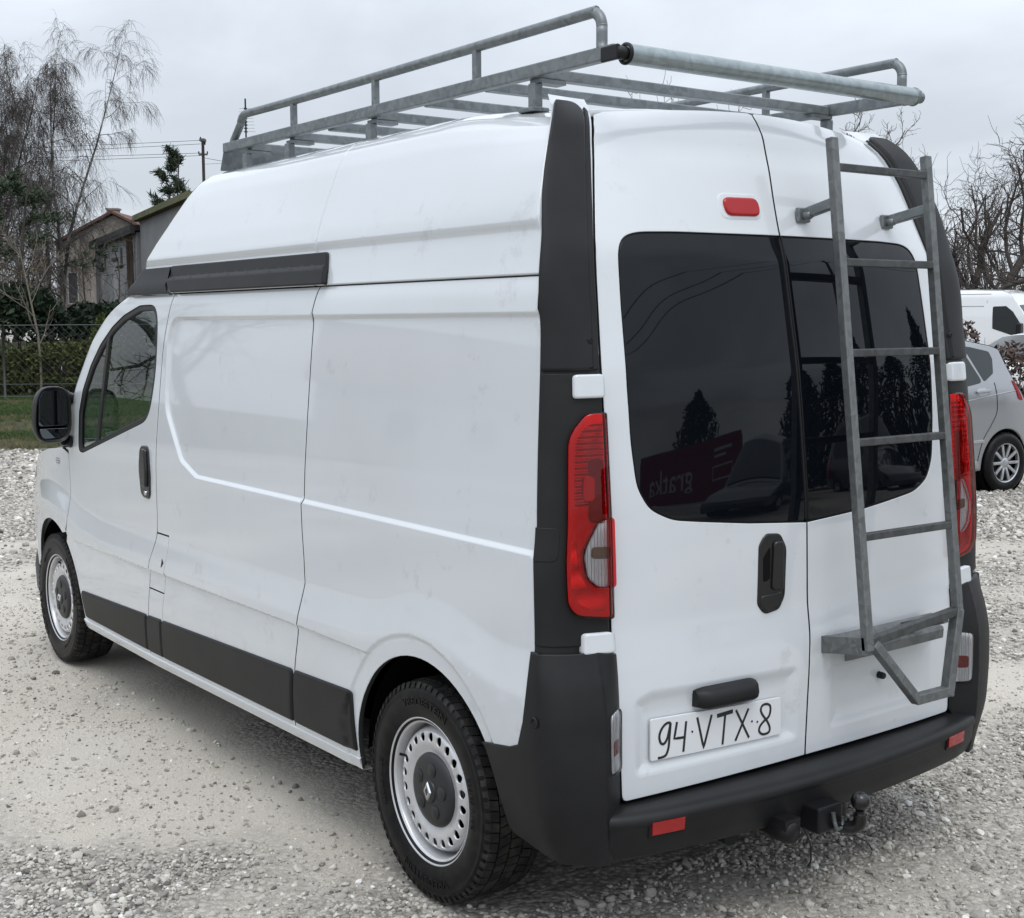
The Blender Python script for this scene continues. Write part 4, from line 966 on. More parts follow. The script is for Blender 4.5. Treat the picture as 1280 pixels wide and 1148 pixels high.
m.grid(np.array([[(x, 2.79+dy, RZ+dz) for dy, dz in ((0,.02),(.004,.02),(.05,-.075),(.046,-.078),(0,.016))] for x in np.linspace(-.635,.635,14)]), smooth=False); m.build('wind_deflector', 'galvanised', rack)
m = MB(); m.lathe([(0,-.602),(.020,-.602),(.0258,-.598),(.0272,-.592),(.0272,.578),(.0258,.584),(.020,.588),(0,.588)], 28, 'x', (0,.325,RZ-.006), flip=False); m.build('load_roller', 'galvanised_bright', rack, sharp=40)
for s in (-1, 1):
    m = MB(); m.lathe([(0,-.03),(.016,-.03),(.018,-.02),(.018,.03)], 16, 'x', (s*.606 if s < 0 else .592,.325,RZ-.006)); m.box((s*(.632 if s < 0 else .615),.352,RZ-.004),(.012,.07,.040), bev=.004); m.lathe([(.026,s*(.596 if s < 0 else .582)),(.029,s*(.598 if s < 0 else .584)),(.029,s*(.604 if s < 0 else .589)),(.022,s*(.606 if s < 0 else .591))], 24, 'x', (0,.325,RZ-.006)); m.build('roller_bracket', 'plastic_black' if s < 0 else 'galvanised', rack)
# ---------------------------------------------------------------- rear ladder
lad = empty('rear_ladder', (0,0,0)); lad.parent = van; lad['label'] = 'galvanised ladder bolted to the right rear door'
T0, B0 = np.array((0,.196,2.222)), np.array((0,.026,.778))
def lp(x, z): t = (z-B0[2])/(T0[2]-B0[2]); p = B0+(T0-B0)*t; return np.array((x, p[1], p[2]))
LX, RXL = .060, .482
nrm = np.cross((1,0,0), (T0-B0)/np.linalg.norm(T0-B0))
def lbar(name, p, q, w, h=None, m='galvanised_dull', up=(0,-1,0)):
    b = MB(); b.bar(p, q, w, h, up, bev=.003); return b.build(name, m, lad)
lbar('stile', lp(LX,2.232), lp(LX,.775), .028, .026)
lbar('stile', lp(RXL,2.208), lp(RXL,.835), .027, .026)
for i, z in enumerate((2.150, 1.880, 1.622, 1.367, 1.098)): lbar('rung', lp(LX+.013,z), lp(RXL-.013,z), .022, .022, 'galvanised_dark', up=(0,0,1))
lbar('rung', lp(LX+.01,.800), lp(RXL,.838), .026, .026, 'galvanised_dark', up=(0,0,1))
lbar('step_bar', lp(LX+.022,.795), lp(.262,.600), .028, .028, up=(1,0,0)); lbar('step_bar', lp(RXL,.842), lp(.402,.592), .032, .030, up=(1,0,0)); lbar('step_bar', lp(.250,.606), lp(.405,.606), .03, .03, up=(0,0,1))
for x in (LX, RXL):
    p = lp(x, 2.05); yb = float(Rr(np.array(x), np.array(2.02)))
    m = MB(); m.bar(p, (x-.005, yb-.008, 2.022), .026, .030, bev=.003); m.box((x-.01, yb-.010, 2.02),(.052,.016,.042), bev=.004); m.lathe([(0,-.03),(.011,-.03),(.012,-.018),(.012,0)], 12, 'y', (x-.012, yb-.012, 2.018)); m.build('ladder_bracket', 'galvanised', lad)
y0 = float(Rr(np.array(.08), np.array(.76)))-.012
m = MB(); pr = [(0,.040),(-.006,.042),(-.026,.012),(-.048,.006),(-.052,-.002),(-.050,-.030),(-.046,-.030),(-.044,-.004),(-.022,.004),(0,-.004)]
x_ = np.linspace(.082,.560,12); m.grid(np.array([[(x, y0+.014*((x-.08)/.48)**2+dy, .752+dz) for dy, dz in pr] for x in x_]), close_v=True, smooth=False)
k = m.n-len(pr); m.f += [tuple(range(len(pr))), tuple(range(k+len(pr)-1, k-1, -1))]; m.sm += [False]*2
m.bar((LX,.19,.765),(LX,lp(LX,.79)[1],.79),.028,.05); m.bar((.40,.19,.765),(.42,lp(.42,.825)[1],.822),.028,.03); m.build('ladder_foot_bracket', 'galvanised_dull', lad)
# ---------------------------------------------------------------- tow bar and exhaust
tb = MB(); tb.box((-.05,.16,.335),(.20,.10,.10), bev=.006); tb.box((0,.25,.33),(1.1,.06,.06), bev=.004); tb.box((-.085,.075,.315),(.10,.10,.075), bev=.006); tb.box((-.03,.10,.31),(.06,.12,.05), bev=.004)
tow = tb.build('tow_bar', 'plastic_black', van)
m = MB(); m.tube(smooth_path([(-.055,.10,.305),(-.045,.05,.285),(-.034,.0,.285),(-.025,-.025,.300),(-.024,-.028,.330)], 5), .019, 14); m.tube([(-.024,-.028,.325),(-.024,-.028,.345)], .014, 12)
a = np.linspace(-1.2, math.pi/2, 12); m.lathe([(.0275*math.cos(t), .368+.0275*math.sin(t)) for t in a], 20, 'z', (-.024,-.028,0)); m.build('tow_ball', 'handle_black', tow)
m = MB(); m.lathe([(0,.035),(.026,.035),(.032,.045),(.034,.06),(.034,.10),(.028,.12),(.028,.15)], 20, 'y', (-.225,-.0,.300)); m.box((-.225,.10,.325),(.06,.12,.03)); m.build('trailer_socket', 'plastic_black', tow)
m = MB(); m.tube([(-.085,.018,.335),(-.085,.012,.31),(-.075,.012,.285),(-.05,.012,.285),(-.045,.016,.315)], .006, 8); m.build('tow_loop', 'galvanised', tow)
m = MB(); m.tube(smooth_path([(-.17,.05,.30),(-.165,.03,.26),(-.16,.03,.21),(-.162,.04,.19)],5), .0025, 6); m.tube(smooth_path([(-.05,.05,.28),(-.02,.0,.26),(.03,-.01,.23),(.055,-.01,.20)],5), .002, 6); m.build('loose_cable', 'plastic_black', tow)
m = MB(); m.tube([(.45,.60,.28),(.52,.35,.275),(.55,.22,.275)], .025, 12); m.build('exhaust_pipe', 'underbody', van)
# ================================================================ ground, gravel, grass
rng = np.random.default_rng(7)
def vnoise(x, y, seed):
    x = np.asarray(x, float); y = np.asarray(y, float); L = np.random.default_rng(seed).random((256,256))
    xi = np.floor(x).astype(int); yi = np.floor(y).astype(int); fx = x-xi; fy = y-yi; fx = fx*fx*(3-2*fx); fy = fy*fy*(3-2*fy)
    a = L[xi % 256, yi % 256]; b = L[(xi+1) % 256, yi % 256]; c = L[xi % 256, (yi+1) % 256]; d = L[(xi+1) % 256, (yi+1) % 256]
    return (a*(1-fx)+b*fx)*(1-fy)+(c*(1-fx)+d*fx)*fy
def fbm(x, y, seed, o=4):
    r = 0; a = .5; t = 0
    for k in range(o): r = r+a*vnoise(x*2**k+17.3*k, y*2**k-9.1*k, seed+k); t += a; a *= .55
    return r/t
def G2(x, y, cx, cy, sx, sy, rot=0):
    c, s = math.cos(rot), math.sin(rot); u = (x-cx)*c+(y-cy)*s; v = -(x-cx)*s+(y-cy)*c
    return np.exp(-.5*((u/sx)**2+(v/sy)**2))
def gravelly(x, y):
    """0 bare rolled sand .. 1 loose gravel"""
    n = fbm(x*.85, y*.85, 3); m = fbm(x*2.6, y*2.6, 11, 3)
    g_ = .62+2.0*(n-.5)+.9*(m-.5)
    g_ = g_ - .95*G2(x, y, -1.35, 3.7, .75, 2.0) - .55*G2(x, y, -1.05, 1.75, .33, .75) + 1.0*G2(x, y, -1.72, 1.55, .28, .26) + .5*G2(x, y, -1.25, 1.52, .15, .12) + .5*G2(x, y, -1.9, 2.3, .25, .4)
    g_ = g_ + .55*G2(x, y, -.55, 2.1, .35, .6) + .55*G2(x, y, .6, .3, 1.1, .8) - .25*G2(x, y, -.75, .55, .25, .22) + .25*sstep(7, 10, y) - .55*G2(x, y, 2.3, 1.35, 1.6, .22, -.6) - .45*G2(x, y, 4.2, 2.4, 1.6, .3, -.55) + .25*sstep(4.5, 7, x)
    return np.clip(g_, 0, 1)
GR_EDGE = lambda x, y: (y-16.2)*.81+(x-2.1)*.586+.5*(fbm(x*.7, y*.7, 21)-.5)*2.0     # >0: beyond the gravel (grass), left of the yard
def is_grass(x, y): return (GR_EDGE(x, y) > 0) & (x < 12)
def hgt(x, y): return .030*(fbm(x*.55, y*.55, 31)-.5)+.012*(fbm(x*3, y*3, 41, 3)-.5)+.010*(gravelly(x, y)-.5)
def axis_pts(c, near, far, n):
    t = np.linspace(-1, 1, n); k = 5.2; s = np.sinh(k*t)/np.sinh(k); return c+far*s
ax = axis_pts(0.5, 0, 600, 331); ay = axis_pts(3.0, 0, 600, 331)
gx, gy = np.meshgrid(ax, ay, indexing='ij'); near = sstep(60, 20, np.hypot(gx, gy-3))
gz = hgt(gx, gy)*near; wr = [(s*.815, y) for s in (-1,1) for y in (AXR, AXF)]
for (wx, wy) in wr: gz = gz*(1-G2(gx, gy, wx, wy, .2, .25))-.004*G2(gx, gy, wx, wy, .12, .16)
def hz(x, y):
    z = hgt(x, y)
    for (wx, wy) in wr: z = z*(1-G2(x, y, wx, wy, .2, .25))-.004*G2(x, y, wx, wy, .12, .16)
    return z
gm = MB(); gm.grid(np.stack([gx, gy, gz], -1), flip=False)
def ground_material():
    m = bpy.data.materials.new('ground'); m.use_nodes = True; t = m.node_tree; b = t.nodes['Principled BSDF']; N = t.nodes.new; K = t.links.new
    tc = N('ShaderNodeTexCoord'); at = N('ShaderNodeAttribute'); at.attribute_name = 'gravel'; ag = N('ShaderNodeAttribute'); ag.attribute_name = 'grassy'
    def noise(s, d=5, r=.6): n = N('ShaderNodeTexNoise'); n.inputs['Scale'].default_value = s; n.inputs['Detail'].default_value = d; n.inputs['Roughness'].default_value = r; K(tc.outputs['Object'], n.inputs['Vector']); return n
    def ramp(src, pts):
        r = N('ShaderNodeValToRGB'); e = r.color_ramp.elements
        e[0].position, e[0].color = pts[0][0], (*pts[0][1], 1); e[1].position, e[1].color = pts[-1][0], (*pts[-1][1], 1)
        for p, c in pts[1:-1]: q = e.new(p); q.color = (*c, 1)
        K(src, r.inputs[0]); return r
    def mixc(f, a, c):
        x = N('ShaderNodeMix'); x.data_type = 'RGBA'
        if isinstance(f, float): x.inputs['Factor'].default_value = f
        else: K(f, x.inputs['Factor'])
        K(a, x.inputs['A']); K(c, x.inputs['B']); return x.outputs['Result']
    sand = ramp(noise(1.3).outputs['Fac'], [(.3,(.43,.38,.31)),(.5,(.53,.48,.405)),(.72,(.59,.55,.48))])
    fine = ramp(noise(220, 3).outputs['Fac'], [(.36,(.20,.185,.165)),(.5,(.52,.485,.43)),(.66,(.72,.69,.63))])
    s1 = mixc(.55, sand.outputs[0], fine.outputs[0])
    vo = N('ShaderNodeTexVoronoi'); vo.inputs['Scale'].default_value = 52; K(tc.outputs['Object'], vo.inputs['Vector'])
    sc = N('ShaderNodeSeparateColor'); K(vo.outputs['Color'], sc.inputs[0])
    st = ramp(sc.outputs[0], [(0,(.17,.16,.145)),(.45,(.33,.315,.285)),(.8,(.46,.445,.41)),(1,(.62,.61,.57))])
    gap = ramp(vo.outputs['Distance'], [(.0,(1,1,1)),(.45,(.9,.9,.9)),(.8,(.35,.34,.32))])
    mm = N('ShaderNodeMix'); mm.data_type = 'RGBA'; mm.blend_type = 'MULTIPLY'; mm.inputs['Factor'].default_value = 1; K(st.outputs[0], mm.inputs['A']); K(gap.outputs[0], mm.inputs['B'])
    gr = mixc(at.outputs['Fac'], s1, mm.outputs['Result'])
    soil = ramp(noise(2.5).outputs['Fac'], [(.35,(.055,.045,.03)),(.55,(.05,.055,.024)),(.7,(.11,.10,.06))])
    K(mixc(ag.outputs['Fac'], gr, soil.outputs[0]), b.inputs['Base Color']); b.inputs['Roughness'].default_value = .95; b.inputs['Specular IOR Level'].default_value = .15
    b1 = N('ShaderNodeBump'); b1.inputs['Strength'].default_value = .6; b1.inputs['Distance'].default_value = .006; K(noise(130, 4, .7).outputs['Fac'], b1.inputs['Height'])
    iv = N('ShaderNodeMath'); iv.operation = 'MULTIPLY'; K(vo.outputs['Distance'], iv.inputs[0]); K(at.outputs['Fac'], iv.inputs[1])
    b2 = N('ShaderNodeBump'); b2.invert = True; b2.inputs['Strength'].default_value = .8; b2.inputs['Distance'].default_value = .012; K(iv.outputs[0], b2.inputs['Height']); K(b1.outputs[0], b2.inputs['Normal'])
    K(b2.outputs[0], b.inputs['Normal']); M['ground'] = m
ground_material()
go = gm.build('ground', 'ground'); go['kind'] = 'structure'
a = go.data.attributes.new('gravel', 'FLOAT', 'POINT'); a.data.foreach_set('value', np.where(np.hypot(gx, gy) < 60, gravelly(gx, gy), .6).ravel().astype(np.float32))
a = go.data.attributes.new('grassy', 'FLOAT', 'POINT'); a.data.foreach_set('value', (sstep(-.15, .25, GR_EDGE(gx, gy))*(gx < 12)).ravel().astype(np.float32))
# points in front of the camera, by ring
camx, camy = cam.location.x, cam.location.y
def ring_points(r0, r1, dens_, half=R_(34)):
    n = int(half*(r1*r1-r0*r0)*dens_); r = np.sqrt(rng.random(n)*(r1*r1-r0*r0)+r0*r0); t = _yaw+(rng.random(n)*2-1)*half
    return camx+r*np.sin(t), camy+r*np.cos(t), r
def point_object(name, P, attrs, nodes, m):
    me = bpy.data.meshes.new(name); me.vertices.add(len(P)); me.vertices.foreach_set('co', np.asarray(P, np.float32).ravel())
    for k, (typ, v) in attrs.items():
        a = me.attributes.new(k, typ, 'POINT'); a.data.foreach_set('vector' if typ == 'FLOAT_VECTOR' else 'value', np.asarray(v, np.float32).ravel())
    me.update(); o = bpy.data.objects.new(name, me); COL.objects.link(o); me.materials.append(M[m])
    md = o.modifiers.new('scatter', 'NODES'); md.node_group = nodes; o['kind'] = 'stuff'; return o
def scatter_group(name, kinds, m):
    """instances one of several primitive shapes on the points; scale, rotation and tone come from point attributes"""
    ng = bpy.data.node_groups.new(name, 'GeometryNodeTree'); ng.interface.new_socket('Geometry', in_out='INPUT', socket_type='NodeSocketGeometry'); ng.interface.new_socket('Geometry', in_out='OUTPUT', socket_type='NodeSocketGeometry')
    N = ng.nodes.new; K = ng.links.new; gi = N('NodeGroupInput'); go_ = N('NodeGroupOutput'); inst = N('GeometryNodeInstanceOnPoints'); g2i = N('GeometryNodeGeometryToInstance')
    for k in kinds: K(k(ng), g2i.inputs[0])
    K(gi.outputs[0], inst.inputs['Points']); K(g2i.outputs[0], inst.inputs['Instance']); inst.inputs['Pick Instance'].default_value = True
    def attr(nm, typ):
        a = N('GeometryNodeInputNamedAttribute'); a.data_type = typ; a.inputs[0].default_value = nm; return a.outputs[0]
    ri = N('FunctionNodeRandomValue'); ri.data_type = 'INT'; ri.inputs[4].default_value = 0; ri.inputs[5].default_value = len(kinds)-1; K(ri.outputs[2], inst.inputs['Instance Index'])
    K(attr('size', 'FLOAT_VECTOR'), inst.inputs['Scale']); e2r = N('FunctionNodeEulerToRotation'); K(attr('turn', 'FLOAT_VECTOR'), e2r.inputs[0]); K(e2r.outputs[0], inst.inputs['Rotation'])
    sm = N('GeometryNodeSetMaterial'); sm.inputs['Material'].default_value = M[m]; K(inst.outputs[0], sm.inputs[0]); K(sm.outputs[0], go_.inputs[0]); return ng
def stone_kind(seed):
    def f(ng):
        N = ng.nodes.new; K = ng.links.new; ico = N('GeometryNodeMeshIcoSphere'); ico.inputs['Radius'].default_value = .5; ico.inputs['Subdivisions'].default_value = 2
        pos = N('GeometryNodeInputPosition'); ad = N('ShaderNodeVectorMath'); ad.operation = 'ADD'; ad.inputs[1].default_value = (seed*7.1, seed*3.3, seed*5.7); K(pos.outputs[0], ad.inputs[0])
        no = N('ShaderNodeTexNoise'); no.inputs['Scale'].default_value = 1.9; no.inputs['Detail'].default_value = 1; K(ad.outputs[0], no.inputs['Vector'])
        sb = N('ShaderNodeVectorMath'); sb.operation = 'SUBTRACT'; sb.inputs[1].default_value = (.5,.5,.5); K(no.outputs['Color'], sb.inputs[0])
        sc = N('ShaderNodeVectorMath'); sc.operation = 'SCALE'; sc.inputs['Scale'].default_value = .55; K(sb.outputs[0], sc.inputs[0])
        sp = N('GeometryNodeSetPosition'); K(ico.outputs[0], sp.inputs[0]); K(sc.outputs[0], sp.inputs['Offset']); return sp.outputs[0]
    return f
def tone_mat(name, pts, rough=.85):
    m = bpy.data.materials.new(name); m.use_nodes = True; t = m.node_tree; b = t.nodes['Principled BSDF']; a = t.nodes.new('ShaderNodeAttribute'); a.attribute_type = 'INSTANCER'; a.attribute_name = 'tone'
    r = t.nodes.new('ShaderNodeValToRGB'); e = r.color_ramp.elements; e[0].position, e[0].color = pts[0][0], (*pts[0][1], 1); e[1].position, e[1].color = pts[-1][0], (*pts[-1][1], 1)
    for p, c in pts[1:-1]: q = e.new(p); q.color = (*c, 1)
    t.links.new(a.outputs['Fac'], r.inputs[0]); t.links.new(r.outputs[0], b.inputs['Base Color']); b.inputs['Roughness'].default_value = rough; b.inputs['Specular IOR Level'].default_value = .25; M[name] = m
tone_mat('stone', [(0,(.13,.122,.112)),(.25,(.29,.27,.245)),(.55,(.44,.415,.37)),(.8,(.56,.525,.47)),(.93,(.64,.62,.57)),(1,(.74,.73,.69))])
P = []; S_ = []
for r0, r1, d_, med in ((2.6,6.5,6000,.0098),(6.5,10,3300,.0138),(10,16,1400,.020),(16,26,480,.032)):
    x, y, r = ring_points(r0, r1, d_); g_ = gravelly(x, y); k = rng.random(len(x)) < np.clip(g_**1.6, .045, 1)
    k &= ~is_grass(x, y) & ~((np.abs(x) < .78) & (y > .6) & (y < 4.8))
    for (wx, wy) in wr: k &= ~((np.abs(x-wx) < .115) & (np.abs(y-wy) < .11))
    x, y = x[k], y[k]; s = med*np.exp(rng.normal(0, .42, len(x))); s = np.clip(s, .005, .06)
    P.append(np.stack([x, y, hz(x, y)+s*.16], 1)); S_.append(s)
x, y, r = ring_points(2.8, 9, 6); k = ~is_grass(x, y) & ~((np.abs(x) < 1.0) & (y > .3) & (y < 5.1)); x, y = x[k], y[k]; s = .018+.016*rng.random(len(x))   # single larger stones
P.append(np.stack([x, y, hz(x, y)+s*.2], 1)); S_.append(s)
x, y, r = ring_points(2.8, 9.5, 1500); k = (rng.random(len(x)) < .25+.6*fbm(x*1.5, y*1.5, 63)) & ~((np.abs(x) < .9) & (y > .5) & (y < 5)); x, y = x[k], y[k]; s = np.clip(.0045*np.exp(rng.normal(0,.4,len(x))), .0025, .012)*(1+.06*r[k])   # grit on the rolled sand
P.append(np.stack([x, y, hz(x, y)+s*.2], 1)); S_.append(s)
P = np.concatenate(P); S_ = np.concatenate(S_); n = len(P)
size = S_[:,None]*np.stack([1+.5*rng.random(n), .8+.35*rng.random(n), .55+.3*rng.random(n)], 1)
turn = np.stack([rng.normal(0,.35,n), rng.normal(0,.35,n), rng.random(n)*6.283], 1)
GS = scatter_group('stone_scatter', [stone_kind(i) for i in range(5)], 'stone')
point_object('gravel', P, {'size': ('FLOAT_VECTOR', size), 'turn': ('FLOAT_VECTOR', turn), 'tone': ('FLOAT', np.clip(rng.normal(.5,.24,n), 0, 1))}, GS, 'stone')
# grass verge: tufts of blades
tone_mat('grass', [(0,(.17,.14,.07)),(.35,(.10,.10,.04)),(.6,(.042,.068,.020)),(1,(.055,.095,.025))], .7)
def tuft_kind(seed):
    """a tuft built from narrow cones leaning outwards"""
    def f(ng):
        N = ng.nodes.new; K = ng.links.new; j = N('GeometryNodeJoinGeometry'); R0 = random.Random(seed)
        for i in range(9):
            c = N('GeometryNodeMeshCone'); c.inputs['Vertices'].default_value = 3; c.inputs['Radius Top'].default_value = .001; c.inputs['Radius Bottom'].default_value = .035; c.inputs['Depth'].default_value = .6+.5*R0.random()
            t = N('GeometryNodeTransform'); t.inputs['Translation'].default_value = (R0.uniform(-.35,.35), R0.uniform(-.35,.35), 0); t.inputs['Rotation'].default_value = (R0.uniform(-.7,.7), R0.uniform(-.7,.7), R0.uniform(0,6))
            K(c.outputs[0], t.inputs[0]); K(t.outputs[0], j.inputs[0])
        return j.outputs[0]
    return f
n = 60000; x = rng.uniform(-1, 13, n); y = rng.uniform(10, 34, n); dd = GR_EDGE(x, y); k = (dd > -.1) & (x < 12) & (dd < 14); x, y, dd = x[k], y[k], dd[k]
bare = fbm(x*.8, y*.8, 77); k = rng.random(len(x)) < np.clip(.15+3*(bare-.36), .12, 1); x, y, bare, dd = x[k], y[k], bare[k], dd[k]; n = len(x)
s = .05+.05*rng.random(n); tone = np.clip(.30+2.2*(bare-.46)+.25*rng.random(n)+.03*dd, 0, 1)
point_object('grass', np.stack([x, y, 0*x+.01], 1), {'size': ('FLOAT_VECTOR', s[:,None]*np.array((1.5,1.5,1.0))), 'turn': ('FLOAT_VECTOR', np.stack([0*x, 0*x, rng.random(n)*6.28], 1)), 'tone': ('FLOAT', tone)},
    scatter_group('tuft_scatter', [tuft_kind(i) for i in range(4)], 'grass'), 'grass')
# ================================================================ trees, hedges
mat('bark', (0.055,0.048,0.042), .9, noise=(3,(.10,.09,.08),.45,.7))
mat('bark_birch', (0.09,0.085,0.08), .9, noise=(2.2,(.30,.29,.27),.50,.62))
mat('twig', (0.075,0.062,0.054), .9)
mat('twig_birch', (0.075,0.062,0.055), .9)
mat('bark_pale', (0.17,0.145,0.115), .9)
def leaf_mat(name, c1, c2):
    m = mat(name, c1, .75, spec=.25); t = m.node_tree; b = t.nodes['Principled BSDF']; a = t.nodes.new('ShaderNodeAttribute'); a.attribute_name = 'tone'
    x = t.nodes.new('ShaderNodeMix'); x.data_type = 'RGBA'; x.inputs['A'].default_value = (*c1, 1); x.inputs['B'].default_value = (*c2, 1)
    t.links.new(a.outputs['Fac'], x.inputs['Factor']); t.links.new(x.outputs['Result'], b.inputs['Base Color'])
leaf_mat('needles', (.030,.046,.030), (.075,.098,.055))
leaf_mat('needles_dark', (.010,.020,.011), (.026,.042,.022))
leaf_mat('hedge_leaf', (.030,.042,.012), (.095,.105,.030))
leaf_mat('thuja_leaf', (.035,.05,.014), (.10,.115,.035))
leaf_mat('russet_leaf', (.05,.032,.026), (.14,.10,.085))
leaf_mat('ochre_leaf', (.06,.05,.02), (.16,.13,.055))
class Twigs:
    """many tapering branches as triangular prisms, gathered by level"""
    def __init__(s): s.V = []; s.F = []; s.n = 0
    def add(s, path, r0, r1, k=3):
        path = np.asarray(path); m = len(path); T = np.gradient(path, axis=0); T /= np.linalg.norm(T, axis=1)[:,None]+1e-9
        u = np.cross(T, (.31,.17,.93)); u /= np.linalg.norm(u, axis=1)[:,None]+1e-9; w = np.cross(T, u); r = np.linspace(r0, r1, m)[:,None]
        a = [2*math.pi*i/k for i in range(k)]; P = np.stack([path+r*(math.cos(t)*u+math.sin(t)*w) for t in a], 1).reshape(-1, 3)
        for i in range(m-1):
            for j in range(k): s.F.append((s.n+i*k+j, s.n+i*k+(j+1) % k, s.n+(i+1)*k+(j+1) % k, s.n+(i+1)*k+j))
        s.V.append(P); s.n += len(P)
    def build(s, name, m, parent):
        me = bpy.data.meshes.new(name); me.from_pydata(np.concatenate(s.V).tolist(), [], s.F); me.polygons.foreach_set('use_smooth', [True]*len(s.F)); me.materials.append(M[m]); me.update()
        o = bpy.data.objects.new(name, me); COL.objects.link(o); o.parent = parent; return o
def wander(p, d, L, n, wob, pull, R0):
    pts = [np.array(p, float)]; d = np.array(d, float); d /= np.linalg.norm(d); st = L/n
    for i in range(n):
        d = d+wob*R0.normal(size=3)+np.array((0,0,pull)); d /= np.linalg.norm(d); pts.append(pts[-1]+d*st)
    return np.array(pts)
def bare_tree(parent, R0, H, stems, spread, levels, twigm, barkm, weep=0.0, wob=.22, r0=.16, kids=(7,7,6), lens=(.55,.5,.45), first=.25, tipmin=.006, trunk_lean=None):
    trunk, tw = Twigs(), Twigs()
    def grow(p, d, L, r, lv):
        n = 7 if lv == 0 else 5 if lv < levels else 4
        pull = (.05 if lv == 0 else .03) if lv < levels-1 else (.06-weep)
        if weep and lv >= levels-1: pull = -weep
        path = wander(p, d, L, n, wob*(.5 if lv == 0 else 1), pull, R0); r1 = max(tipmin*.6, r*((.10 if weep else .35) if lv < levels else .5))
        (trunk if lv <= 1 else tw).add(path, r, r1, 6 if lv == 0 else 4 if lv == 1 else 3)
        if lv == levels: return
        for i in range(kids[lv]):
            t = first+(1-first)*(i+R0.random())/kids[lv] if lv == 0 else .15+.85*(i+R0.random())/kids[lv]
            k = min(int(t*n), n-1); q = path[k]+(path[k+1]-path[k])*(t*n-k); dd = path[k+1]-path[k]; dd /= np.linalg.norm(dd)
            s = R0.normal(size=3); s -= dd*(s@dd); s /= np.linalg.norm(s); a = R0.uniform(.45, 1.0)
            rr = r+(r1-r)*t
            grow(q, dd*math.cos(a)+s*math.sin(a), L*lens[lv]*R0.uniform(.65,1.15)*(1.1-.45*t if lv == 0 else 1), max(tipmin, rr*.55), lv+1)
    for i in range(stems):
        a = 2*math.pi*i/max(1,stems)+R0.uniform(0,1); ln = spread*R0.uniform(.5,1.1)
        d = (math.cos(a)*ln, math.sin(a)*ln, 1) if stems > 1 else (trunk_lean or (R0.uniform(-.1,.1), R0.uniform(-.1,.1), 1))
        grow((.15*math.cos(a)*(stems > 1), .15*math.sin(a)*(stems > 1), -.1), d, H*R0.uniform(.82,1.0), r0*R0.uniform(.8,1.1), 0)
    trunk.build('trunk', barkm, parent); tw.build('crown', twigm, parent)
def leaf_cloud(name, C, size, m, parent=None, R0=rng, flat=0.0, long=1.0, tone=None, up=None):
    """leaf-sized faces at the points C, randomly turned"""
    n = len(C); a = R0.normal(size=(n,3)); a /= np.linalg.norm(a, axis=1)[:,None]; b = R0.normal(size=(n,3)); b -= a*np.sum(a*b,1)[:,None]; b /= np.linalg.norm(b, axis=1)[:,None]
    s = size*(.6+.8*R0.random((n,1))); a *= s*long; b *= s*.55
    V = np.stack([C-a, C-b*.8, C+a, C+b*.8], 1).reshape(-1, 3); F = np.arange(4*n).reshape(n, 4)
    me = bpy.data.meshes.new(name); me.vertices.add(4*n); me.vertices.foreach_set('co', V.astype(np.float32).ravel()); me.loops.add(4*n); me.loops.foreach_set('vertex_index', F.ravel().astype(np.int32)); me.polygons.add(n); me.polygons.foreach_set('loop_start', (np.arange(n)*4).astype(np.int32))
    me.update(calc_edges=True); t = me.attributes.new('tone', 'FLOAT', 'POINT'); tv = R0.random(n) if tone is None else tone; t.data.foreach_set('value', np.repeat(tv, 4).astype(np.float32)); me.materials.append(M[m])
    o = bpy.data.objects.new(name, me); COL.objects.link(o); o.parent = parent; return o
def pine(parent, R0, H, r, trunk_r, base=.3, nb=60, tuft=.35, per=26, mname='needles', flat=.2):
    tk = Twigs(); tk.add(wander((0,0,-.1), (0,0,1), H, 8, .03, .02, R0), trunk_r, .02, 6); C = []; T = []
    for i in range(nb):
        h = base+(1-base)*((i+R0.random())/nb); L = r*(1.05-h)*R0.uniform(.7,1.25)/(1.05-base); a = R0.uniform(0, 6.283)
        p = wander((0,0,h*H), (math.cos(a), math.sin(a), flat), L, 6, .12, .02, R0); tk.add(p, .03*(1.1-h)+.008, .006, 4)
        for j in range(3):
            k = R0.integers(2, 6); q = wander(p[k], (math.cos(a+R0.uniform(-1,1)), math.sin(a+R0.uniform(-1,1)), .25), L*.35, 3, .15, .05, R0); tk.add(q, .009, .004, 3)
            for e in q[1:]: T.append((e, q[-1]-q[0]))
        for e in p[3:]: T.append((e, p[-1]-p[-2]))
    V = []
    for e, d in T:
        d = d/np.linalg.norm(d); w = R0.normal(size=(per,3))*.75+d*.9; w /= np.linalg.norm(w, axis=1)[:,None]; L = tuft*(.5+.6*R0.random((per,1))); s = np.cross(w, R0.normal(size=(per,3))); s /= np.linalg.norm(s, axis=1)[:,None]
        b = e+R0.normal(size=(per,3))*.05; V.append(np.stack([b-s*.022, b+s*.022, b+w*L+s*.008, b+w*L-s*.008], 1))
    V = np.concatenate(V); n = len(V); me = bpy.data.meshes.new('crown'); me.vertices.add(4*n); me.vertices.foreach_set('co', V.astype(np.float32).ravel()); me.loops.add(4*n); me.loops.foreach_set('vertex_index', np.arange(4*n, dtype=np.int32)); me.polygons.add(n); me.polygons.foreach_set('loop_start', (np.arange(n)*4).astype(np.int32)); me.update(calc_edges=True)
    t = me.attributes.new('tone', 'FLOAT', 'POINT'); t.data.foreach_set('value', np.repeat(R0.random(n), 4).astype(np.float32)); me.materials.append(M[mname]); o = bpy.data.objects.new('crown', me); COL.objects.link(o); o.parent = parent
    tk.build('trunk', 'bark', parent)
RG = lambda s: np.random.default_rng(s)
